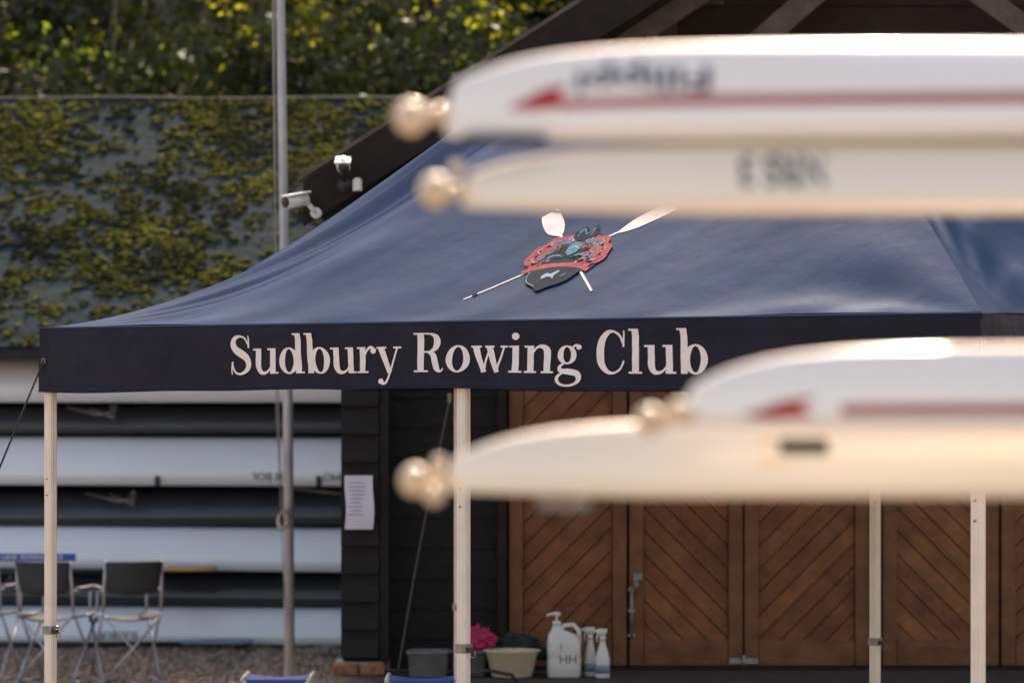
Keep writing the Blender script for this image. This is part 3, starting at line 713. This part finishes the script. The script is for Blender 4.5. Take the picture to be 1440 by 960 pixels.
def crumple(nm,c,r,s_,m,seed):
    V=[];F=[];n=48;mm=28
    for j in range(mm+1):
        ph=math.pi*j/mm
        for k in range(n):
            a=2*math.pi*k/n; d=Vector((math.sin(ph)*math.cos(a),math.sin(ph)*math.sin(a),math.cos(ph)))
            rr_=r*(1+.45*noise.noise(d*2.2+Vector((seed,0,0)))+.40*noise.noise(d*5+Vector((0,seed,0)))-.35*abs(noise.noise(d*9)))
            V.append((c[0]+d.x*rr_*s_[0],c[1]+d.y*rr_*s_[1],c[2]+d.z*rr_*s_[2]))
    for j in range(mm):
        for k in range(n): F.append((j*n+k,(j+1)*n+k,(j+1)*n+(k+1)%n,j*n+(k+1)%n))
    return mk(nm,V,F,m,None,smooth=True)
crumple('pink_cloth',(-.20,16.83,Z+.20),.09,(1.1,.8,.75),'pink',3)
crumple('green_waterproof_bag',(.03,16.95,Z+.13),.13,(1.15,.6,.66),'green',9)
crumple('dark_sponge_bag',(-.10,16.95,Z+.10),.09,(1,.6,.9),'blackfab',12)
def stool(x,y,nm,wd=.36):
    e=empty(nm); z=.535
    V=[];F=[]
    for j in range(5):
        for i in range(9):
            V.append((x-wd/2+wd*i/8,y-.16+.32*j/4,z-.018*math.sin(math.pi*i/8)))
    for j in range(4):
        for i in range(8): a=j*9+i; F.append((a,a+1,a+10,a+9))
    o=mk('seat',V,F,'blue',e,smooth=True); md=o.modifiers.new('s','SOLIDIFY'); md.thickness=.006
    V=[(x-wd/2+.02,y-.165,z-.002),(x+wd/2-.02,y-.165,z-.002),(x+wd/2-.03,y-.16,z-.10),(x-wd/2+.03,y-.16,z-.10)]
    o=mk('front_flap',V,[(0,3,2,1)],'blue',e); md=o.modifiers.new('s','SOLIDIFY'); md.thickness=.005
    for sx in (-1,1):
        tube('rail',[(x+sx*wd/2,y-.18,z),(x+sx*wd/2,y+.18,z)],.011,'whitepl',e)
        for yy in (-.16,.16):
            tube('leg',[(x+sx*wd/2,y+yy,z),(x-sx*wd/2,y+yy,.0)],.010,'whitepl',e)
stool(-.455,15.62,'folding_stool'); stool(-1.20,15.7,'folding_stool',.34)
bag=empty('kit_bag'); 
loft('body',[(-.12,15.6,.002,.2,.12),(-.12,15.6,.05,.23,.14),(-.12,15.6,.40,.22,.13),(-.12,15.6,.50,.17,.10),(-.12,15.6,.52,.1,.07)],'blackfab',bag,pw=3)
tube('strap',[(-.30,15.55,.46),(-.24,15.5,.56),(-.12,15.48,.585),(0,15.5,.56),(.07,15.55,.46)],.010,'black',bag)

# ---------------------------------------------------------------- flagpole
fp=empty('flagpole')
tube('pole',[(-1.475,20.3,0),(-1.49,20.3,2.2),(-1.505,20.3,2.25),(-1.54,20.3,4.8),(-1.56,20.3,8)],[.034,.033,.028,.027,.022],'pole',fp,20)
tube('collar',[(-1.489,20.3,2.15),(-1.49,20.3,2.23)],.037,'steel',fp,20)
tube('halyard',[(-1.53,20.25,1.25),(-1.55,20.25,2.0),(-1.585,20.25,4.5),(-1.57,20.27,7.9)],.0045,'rope',fp,6)
tube('halyard_b',[(-1.525,20.24,1.2),(-1.56,20.24,1.9),(-1.575,20.25,4.5),(-1.56,20.26,7.9)],.004,'rope',fp,6)
for k in range(6):
    tube('rope_coil',[(-1.525+.03*math.cos(a)+.003*k,20.24-.004*k,1.13+.055*math.sin(a)+.004*k) for a in np.linspace(0,6.28,18)],.006,'rope',fp,6)
tube('rope_tail',[(-1.525,20.24,1.1),(-1.52,20.24,.9),(-1.49,20.25,.5)],.004,'rope',fp,6)
box('cleat',(-1.50,20.26,1.15),(.02,.03,.12),'steel',fp,bev=.004)
box('base_plate',(-1.475,20.3,.02),(.18,.18,.04),'steel',fp)

# ---------------------------------------------------------------- folding camp chairs
def chair(x,y,rotz,nm,wd=.42):
    e=empty(nm,(x,y,0)); e.rotation_euler=(0,0,rotz); h=wd/2
    T=lambda n_,p,r=.010,m='alu':tube(n_,p,r,m,e,8)
    for sx in (-1,1):
        T('back_post',[(sx*h,.20,.50),(sx*h,.22,.66),(sx*h*.97,.25,.84)])
        T('arm',[(sx*h,-.22,.63),(sx*h,.22,.64)],.010); box('arm_pad',(sx*h,-.02,.652),(.045,.30,.02),'black',e,bev=.006)
        T('front_post',[(sx*h,-.22,.40),(sx*h,-.22,.63)])
        T('side_leg_a',[(sx*h,-.22,.46),(sx*h,.22,.01)]); T('side_leg_b',[(sx*h,.20,.50),(sx*h,-.22,.01)])
        for yy in (.22,): T('cross_leg',[(sx*h,yy,.02),(-sx*h,yy+.012*sx,.47)])
        T('foot_bar',[(sx*h,-.24,.012),(sx*h,.24,.012)],.012,'alu'); T('seat_rail',[(sx*h,-.22,.46),(sx*h,.22,.47)])
    V=[];F=[];ya,za,yb,zb=.225,.63,.255,.84
    for j in range(7):
        for i in range(11):
            f=i/10;g=j/6; tap=1-.16*(1-g); V.append(((-h+wd*f)*tap,ya+(yb-ya)*g+.05*math.sin(math.pi*f),za+(zb-za)*g-(.02*math.sin(math.pi*f) if j==0 else 0)))
    for j in range(6):
        for i in range(10): a=j*11+i; F.append((a,a+1,a+12,a+11))
    o=mk('backrest',V,F,'blackfab',e,smooth=True); md=o.modifiers.new('s','SOLIDIFY'); md.thickness=.008
    V=[];F=[]
    for j in range(7):
        for i in range(11):
            f=i/10; V.append((-h+wd*f,-.22+.44*j/6,.465-.03*math.sin(math.pi*f)))
    for j in range(6):
        for i in range(10): a=j*11+i; F.append((a,a+1,a+12,a+11))
    o=mk('seat',V,F,'blackfab',e,smooth=True); md=o.modifiers.new('s','SOLIDIFY'); md.thickness=.008
chair(-2.66,21.05,math.radians(200),'folding_camp_chair',.40); chair(-3.12,21.0,math.radians(165),'folding_camp_chair',.40); chair(-3.68,21.2,math.radians(170),'folding_camp_chair',.42)
bn=empty('rolled_banner'); box('board',(-3.35,20.68,.875),(.80,.03,.055),'blue',bn,bev=.004)
V,F=textgeo('MARK YOUR LANE  ROWING  2023',.042); mk('lettering',[(-3.70+x,20.663,.862+y) for x,y in V],F,'print',bn)

# ---------------------------------------------------------------- boat store with mossy roof
shed=empty('boat_store')
EY,EZ2,RY,RZ=23.3,2.33,26.9,4.56
XL,XR=-12,1.2
def roof_mat():
    m,nt,b=new_mat('slate_roof')
    tc=nt.nodes.new('ShaderNodeTexCoord')
    n=nt.nodes.new('ShaderNodeTexNoise'); n.inputs['Scale'].default_value=3; n.inputs['Detail'].default_value=10; n.inputs['Roughness'].default_value=.75
    n3=nt.nodes.new('ShaderNodeTexNoise'); n3.inputs['Scale'].default_value=14; n3.inputs['Detail'].default_value=8
    nt.links.new(tc.outputs['Object'],n.inputs['Vector']); nt.links.new(tc.outputs['Object'],n3.inputs['Vector'])
    r=nt.nodes.new('ShaderNodeValToRGB'); r.color_ramp.elements[0].position=.35; r.color_ramp.elements[0].color=(.016,.029,.038,1); r.color_ramp.elements[1].position=.66; r.color_ramp.elements[1].color=(.034,.056,.076,1)
    nt.links.new(n.outputs['Fac'],r.inputs['Fac'])
    r3=nt.nodes.new('ShaderNodeValToRGB'); r3.color_ramp.elements[0].position=.46; r3.color_ramp.elements[1].position=.60
    nt.links.new(n3.outputs['Fac'],r3.inputs['Fac'])
    mx=nt.nodes.new('ShaderNodeMix'); mx.data_type='RGBA'; nt.links.new(r3.outputs[0],mx.inputs['Factor']); nt.links.new(r.outputs['Color'],mx.inputs['A']); mx.inputs['B'].default_value=(0.026,0.030,0.014,1)
    nt.links.new(mx.outputs['Result'],b.inputs['Base Color']); b.inputs['Roughness'].default_value=.9; b.inputs['Specular IOR Level'].default_value=.08
    bp=nt.nodes.new('ShaderNodeBump'); bp.inputs['Strength'].default_value=.35; bp.inputs['Distance'].default_value=.03; nt.links.new(n3.outputs['Fac'],bp.inputs['Height']); nt.links.new(bp.outputs[0],b.inputs['Normal'])
    return m
RM=roof_mat()
V=[];F=[];nx_,ny_=130,72
for j in range(ny_+1):
    f=j/ny_; saw=((j%4)/4.0)
    for i in range(nx_+1):
        x=XL+(XR-XL)*i/nx_
        V.append((x,EY+(RY-EY)*f,EZ2+(RZ-EZ2)*f+.004*(1-saw)+.012*noise.noise(Vector((x*.7,f*4,1)))+.003*noise.noise(Vector((x*5,f*20,1)))))
for j in range(ny_):
    for i in range(nx_): a=j*(nx_+1)+i; F.append((a,a+1,a+nx_+2,a+nx_+1))
b=len(V); V+=[(XL,RY,RZ),(XR,RY,RZ),(XR,30.4,2.33),(XL,30.4,2.33)]; F.append((b,b+1,b+2,b+3))
mk('roof_slope',V,F,RM,shed)
box('roof_deck',((XL+XR)/2,(EY+RY)/2+.02,(EZ2+RZ)/2-.06),(XR-XL,math.hypot(RY-EY,RZ-EZ2)-.04,.05),'shedwall',shed,rot=(math.atan2(RZ-EZ2,RY-EY),0,0))
tube('ridge',[(x,RY,RZ-.02+.02*noise.noise(Vector((x,0,0)))) for x in np.linspace(XL,XR,60)],.045,'shedwall',shed,10)
box('fascia',((XL+XR)/2,EY+.02,EZ2-.055),(XR-XL,.03,.09),'shedwall',shed)
box('back_wall',((XL+XR)/2,26.2,1.2),(XR-XL,.05,2.4),'shedwall',shed)
box('plinth_board',((XL+XR)/2,25.0,.01),(XR-XL,2.2,.02),'shedwall',shed)
for X in (-11.5,-4.6,-.6): box('post',(X,24.0,1.17),(.09,.09,2.3),'shedwall',shed)
def moss_mat():
    m,nt,b=new_mat('moss')
    a=nt.nodes.new('ShaderNodeAttribute'); a.attribute_name='Col'; nt.links.new(a.outputs['Color'],b.inputs['Base Color']); b.inputs['Roughness'].default_value=1; b.inputs['Specular IOR Level'].default_value=.1
    n2=nt.nodes.new('ShaderNodeTexNoise'); n2.inputs['Scale'].default_value=90; bp=nt.nodes.new('ShaderNodeBump'); bp.inputs['Distance'].default_value=.02; nt.links.new(n2.outputs['Fac'],bp.inputs['Height']); nt.links.new(bp.outputs[0],b.inputs['Normal'])
    return m
C=[];Sz=[];cl=[]
tries=0
while len(C)<30000 and tries<420000:
    tries+=1
    x=random.uniform(-6,1.1); f=random.random()
    q=Vector((x,f*4.2,0)); d=noise.noise(q*.7)*.28+noise.noise(q*2.1+Vector((4,4,4)))*.30+noise.noise(q*5)*.36+noise.noise(q*11)*.42+noise.noise(q*24)*.25
    d+= .16*(f-.40)+.03*(x+2.5)+.06*math.sin((x+f*3)*2.2)+.02
    if d<random.uniform(-.04,.14): continue
    y=EY+(RY-EY)*f; z=EZ2+(RZ-EZ2)*f+.008
    s_=random.uniform(.008,.028)*(1+max(0,d)*.7)
    C.append((x,y,z)); Sz.append((s_*random.uniform(.8,1.7),s_,s_*.6))
    t=min(1,max(0,random.random()**1.2*.8+.9*noise.noise(q*1.6+Vector((9,2,0)))+.05))
    base=np.array((.036,.038,.012))*(1-t)+np.array((.21,.195,.028))*t
    if random.random()<.30: base=np.array((.022,.022,.011))
    cl.append(base)
blobs('moss',np.array(C),np.array(Sz),moss_mat(),shed,cols=np.array(cl),smooth=True)

def rackboat(z0,h,hw,m,nm,yc=24.25,x0=-9.6,x1=.9,tilt=0.0):
    e=empty(nm); V=[];F=[];xs=np.linspace(x0,x1,40);NT=20
    for x in xs:
        f=(x-x0)/(x1-x0); tp=min(1,(f*5)**.5 if f<.2 else 1,((1-f)*6)**.5 if f>.84 else 1)+.02
        for k in range(NT+1):
            a=math.pi*k/NT; V.append((x,yc-hw*tp*math.cos(a),z0+tilt*(x+2.6)+h*(math.sin(a)**.75)*(.5+.5*tp)))
    n=NT+1
    for i in range(len(xs)-1):
        for k in range(n): F.append((i*n+k,(i+1)*n+k,(i+1)*n+(k+1)%n,i*n+(k+1)%n))
    mk('hull',V,F,m,e,smooth=True); 
    V=[(x0+.3,yc-hw-.004,z0+.004+tilt*(x0+2.9)),(x1-.3,yc-hw-.004,z0+.004+tilt*(x1+2.3)),(x1-.3,yc-hw-.004,z0+.03+tilt*(x1+2.3)),(x0+.3,yc-hw-.004,z0+.03+tilt*(x0+2.9))]
    V+= [(v[0],v[1]+.02,v[2]) for v in V]; mk('gunwale',V,BF,'black' if m=='rackd' else 'rackw',e)
    return e
rows=[(1.91,.38,'rackw',0),(1.665,.22,'rackd',0),(1.265,.37,'rackw',-.004),(.95,.27,'rackd',.004),(.61,.33,'rackw',-.012),(.33,.25,'rackd',-.01),(.035,.28,'rackw',-.006)]
rb=[]
for (z,h,m,tl) in rows: rb.append(rackboat(z,h,.28 if m=='rackw' else .24,m,'rowing_boat',yc=24.0 if m=='rackw' else 24.12,tilt=tl))
for z in (1.655,.94,.32,.02):
    for X in (-11.5,-4.6,-.6): box('rack_arm',(X,24.25,z-.02),(.07,.7,.03),'steel',shed)
def decal(txt,x,z,sz,e,hw=.28,flip=True):
    V,F=textgeo(txt,sz); a=np.array(V); mx=a.max(0)
    mk('lettering',[((x+ (mx[0]-p[0] if flip else p[0])),24.0-hw-.010,z+(mx[1]-p[1] if flip else p[1])) for p in a],F,'darkprint',e)
decal('108 BOL',-2.02,1.305,.085,rb[2]); decal('SUMO',-1.46,1.305,.08,rb[2]); decal('SUDBURY',-3.27,.075,.085,rb[6])
def rigger(x,z,e,k=1):
    y=23.9
    for p in ([(x-.28,y,z+.03),(x,y-.18,z-.03),(x+.12,y-.25,z)],[(x+.1,y,z+.04),(x+.1,y-.25,z)],[(x-.1,y,z+.02),(x+.12,y-.25,z-.05)],[(x+.12,y-.25,z-.07),(x+.12,y-.25,z+.06)]):
        tube('rigger_stay',p,.008,'steel',e,6)
    box('rigger_gate',(x+.12,y-.25,z+.02),(.06,.03,.04),'black',e,bev=.005)
rigger(-3.05,1.17,rb[3]); rigger(-3.2,1.84,rb[1]); rigger(-4.0,.52,rb[5])
tube('rigger_stay',[(-1.75,23.9,1.24),(-1.2,23.8,1.18)],.008,'steel',rb[3],6)
for X in (-2.75,-1.5): box('seat_foot_stretcher',(X,23.70,1.30),(.04,.03,.08),'black',rb[3],bev=.01)
def oarobj(a,b,m,nm):
    e=empty(nm); a=Vector(a);b=Vector(b); tube('shaft',[a,b],.02,'black',e,8)
    d=(b-a).normalized(); V=[];F=[]
    for i in range(9):
        t=i/8; wd=.02+.10*math.sin(min(1,t*1.3)*1.57); p=b+d*.55*t
        V+=[p+Vector((0,wd,.010)),p+Vector((0,0,-.005)),p-Vector((0,wd,-.006))]
    for i in range(8):
        for k in range(2): q=i*3+k; F.append((q,q+3,q+4,q+1))
    o=mk('blade',V,F,m,e,smooth=True); md=o.modifiers.new('s','SOLIDIFY'); md.thickness=.02
oarobj((-4.6,23.55,.05),(-2.55,23.50,.055),'bladeblue','oar')
oarobj((-4.4,23.58,.60),(-2.85,23.58,.61),'orange','oar')
crumple('rope_heap',(-1.38,23.0,.04),.06,(1.2,1,.7),'steel',4)

# ---------------------------------------------------------------- trees
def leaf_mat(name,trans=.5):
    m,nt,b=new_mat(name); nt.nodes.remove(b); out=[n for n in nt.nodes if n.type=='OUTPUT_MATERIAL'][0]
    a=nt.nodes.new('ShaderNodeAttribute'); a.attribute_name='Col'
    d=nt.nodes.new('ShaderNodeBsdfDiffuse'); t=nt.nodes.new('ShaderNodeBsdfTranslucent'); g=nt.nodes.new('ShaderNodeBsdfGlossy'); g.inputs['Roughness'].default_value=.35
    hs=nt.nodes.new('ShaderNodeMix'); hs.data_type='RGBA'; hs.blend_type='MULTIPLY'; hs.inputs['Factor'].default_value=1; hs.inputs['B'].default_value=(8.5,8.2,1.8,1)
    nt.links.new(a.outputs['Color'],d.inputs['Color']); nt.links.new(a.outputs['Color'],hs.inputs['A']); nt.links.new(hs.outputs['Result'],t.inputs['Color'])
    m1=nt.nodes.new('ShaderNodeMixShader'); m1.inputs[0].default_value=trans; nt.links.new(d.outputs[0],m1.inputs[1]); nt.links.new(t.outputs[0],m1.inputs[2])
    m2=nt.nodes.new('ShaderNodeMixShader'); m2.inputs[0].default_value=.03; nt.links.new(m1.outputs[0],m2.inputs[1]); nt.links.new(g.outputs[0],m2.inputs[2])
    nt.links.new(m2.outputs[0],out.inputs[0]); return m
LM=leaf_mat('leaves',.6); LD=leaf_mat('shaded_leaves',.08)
def leafmesh(nm,P,size,cols,parent,m):
    n=len(P)
    d1=rng.standard_normal((n,3)); d1/=np.linalg.norm(d1,axis=1,keepdims=True)
    d2=rng.standard_normal((n,3)); d2-=d1*(d1*d2).sum(1,keepdims=True); d2/=np.linalg.norm(d2,axis=1,keepdims=True)
    s=size[:,None]
    V=np.stack([P-d1*s,P+d2*s*.5,P+d1*s,P-d2*s*.5],1).reshape(-1,3)
    F=np.arange(4*n,dtype=np.int32)
    me=bpy.data.meshes.new(nm); me.vertices.add(4*n); me.vertices.foreach_set('co',V.reshape(-1)); me.loops.add(4*n); me.loops.foreach_set('vertex_index',F)
    me.polygons.add(n); me.polygons.foreach_set('loop_start',np.arange(0,4*n,4,dtype=np.int32)); me.polygons.foreach_set('loop_total',np.full(n,4,dtype=np.int32)); me.update(calc_edges=True)
    me.materials.append(m); ca=me.color_attributes.new('Col','FLOAT_COLOR','CORNER'); ca.data.foreach_set('color',np.repeat(np.concatenate([cols,np.ones((n,1))],1),4,axis=0).reshape(-1))
    o=bpy.data.objects.new(nm,me); scene.collection.objects.link(o); o.parent=parent; return o
def tree(x,y,h,cr,nm,nclump=70,per=260,zlo=3.4,nbr=60):
    e=empty(nm); parts=[tubegeo([(x,y,-.1),(x+.1,y,h*.3),(x-.05,y+.1,h*.6),(x+.1,y,h*.85)],[.30,.23,.15,.05],12)]
    CP=[]
    for i in range(nclump):
        a=random.uniform(0,6.28); zz=random.uniform(zlo,h); f=(zz-zlo)/(h-zlo); rad=cr*math.sqrt(max(.08,1-(abs(f-.4)/.62)**2))*math.sqrt(random.uniform(.05,1))
        c=np.array((x+rad*math.cos(a),y+rad*.8*math.sin(a),zz)); CP.append(c)
        if i%3==0:
            z0=max(1.8,zz-rad*.7); parts.append(tubegeo([(x,y,min(z0,h*.8)),tuple((np.array((x,y,z0))+c)/2+np.array((0,0,.15))),tuple(c)],[.07,.045,.015],6))
    V,F=merge(parts); mk('trunk_and_limbs',V,F,'bark',e,smooth=True)
    P=[];Cc=[]
    for i,c in enumerate(CP):
        r=random.uniform(.45,.95); d=rng.standard_normal((per,3)); d/=np.linalg.norm(d,axis=1,keepdims=True); d*=(rng.random((per,1))**.45)*r*np.array([[1,1,.65]])
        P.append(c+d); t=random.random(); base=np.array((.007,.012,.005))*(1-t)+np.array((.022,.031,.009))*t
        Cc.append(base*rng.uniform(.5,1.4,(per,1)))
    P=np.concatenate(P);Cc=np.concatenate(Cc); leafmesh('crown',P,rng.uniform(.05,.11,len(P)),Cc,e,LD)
    P=[];Cc=[]
    for i in range(nbr):
        a=random.uniform(0,6.28); c=np.array((x+cr*.95*math.cos(a)*random.uniform(.2,1.1),y-random.uniform(-1.6,2.6),random.uniform(zlo+.6,h-.6)))
        k=random.randint(12,50); L=random.uniform(.2,.6); th=random.uniform(-.6,.6)
        d=rng.standard_normal((k,3))*np.array([[L*.55,.3,L*.3]]); d[:,2]+=d[:,0]*th
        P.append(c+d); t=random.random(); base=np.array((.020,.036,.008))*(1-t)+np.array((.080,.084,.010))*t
        Cc.append(base*(.15+1.2*rng.random((k,1))**1.6))
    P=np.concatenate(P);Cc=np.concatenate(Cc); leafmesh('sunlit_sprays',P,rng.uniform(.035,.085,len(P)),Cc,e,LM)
tree(-5.0,37.5,9.0,3.0,'tree',55,nbr=45); tree(-1.2,38.5,8.6,2.8,'tree',50,nbr=60); tree(-8.6,39,9.5,3,'tree',50); tree(2.8,40,9.2,3.0,'tree',60)
def shrub(x,y,h,wr,nm,n=26):
    e=empty(nm); parts=[]; P=[];Cc=[];P2=[];C2=[]
    for i in range(n):
        a=random.uniform(0,6.28); rr_=wr*math.sqrt(random.random()); tip=np.array((x+rr_*math.cos(a),y+rr_*.6*math.sin(a),h*random.uniform(.72,1.0)-.25*rr_))
        mid=(np.array((x,y,0))+tip)/2+np.array((0,0,.5)); parts.append(tubegeo([(x+.1*math.cos(a),y,0),tuple(mid),tuple(tip)],[.045,.025,.008],6))
        if i%2==0:
            k=random.randint(14,55); L=random.uniform(.10,.30); th=random.uniform(-.7,.7)
            d=rng.standard_normal((k,3))*np.array([[L,.2,L*.5]]); d[:,2]+=d[:,0]*th
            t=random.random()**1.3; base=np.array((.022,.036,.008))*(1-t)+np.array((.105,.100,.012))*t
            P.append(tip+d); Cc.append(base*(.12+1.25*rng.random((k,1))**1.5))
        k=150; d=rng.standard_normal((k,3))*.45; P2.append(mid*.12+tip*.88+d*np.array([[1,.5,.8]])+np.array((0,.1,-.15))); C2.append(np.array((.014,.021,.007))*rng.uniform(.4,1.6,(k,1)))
    V,F=merge(parts); mk('stems',V,F,'bark',e,smooth=True)
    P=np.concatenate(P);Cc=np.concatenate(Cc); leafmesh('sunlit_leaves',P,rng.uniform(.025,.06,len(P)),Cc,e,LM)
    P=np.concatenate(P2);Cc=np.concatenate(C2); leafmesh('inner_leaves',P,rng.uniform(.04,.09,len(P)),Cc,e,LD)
shrub(-.75,32.0,6.1,1.0,'shrub',22); shrub(-2.3,32.6,6.3,.9,'shrub',18); shrub(-4.4,32.4,5.9,.8,'shrub',10); shrub(-6.9,33.0,6.2,1.0,'shrub',8); shrub(1.6,32.5,6.3,1.0,'shrub',16)
e=empty('woodland'); P=[];Cc=[]
for i in range(340):
    c=np.array((random.uniform(-16,16),random.uniform(44,52),random.uniform(1,12.5))); r=random.uniform(.8,1.6); k=100
    d=rng.standard_normal((k,3)); d/=np.linalg.norm(d,axis=1,keepdims=True); d*=(rng.random((k,1))**.5)*r; P.append(c+d)
    t=random.random(); base=np.array((.005,.008,.003))*(1-t)+np.array((.014,.019,.006))*t; Cc.append(base*rng.uniform(.6,1.3,(k,1)))
P=np.concatenate(P);Cc=np.concatenate(Cc); leafmesh('foliage',P,rng.uniform(.10,.2,len(P)),Cc,e,LD)
V=[];F=[]
for j in range(14):
    for i in range(40):
        X=-60+120*i/39; f=j/13; V.append((X,50+f*30,-1+17*math.sin(f*1.57)+1.5*noise.noise(Vector((X*.1,f*3,0)))))
for j in range(13):
    for i in range(39): a=j*40+i; F.append((a,a+1,a+41,a+40))
mk('backdrop_bank',V,F,mat('backdrop_bank_dark',(.005,.008,.004),.95,nscale=3,var=.5,spec=.1),smooth=True)  # added dark bank that blocks the sky behind the trees
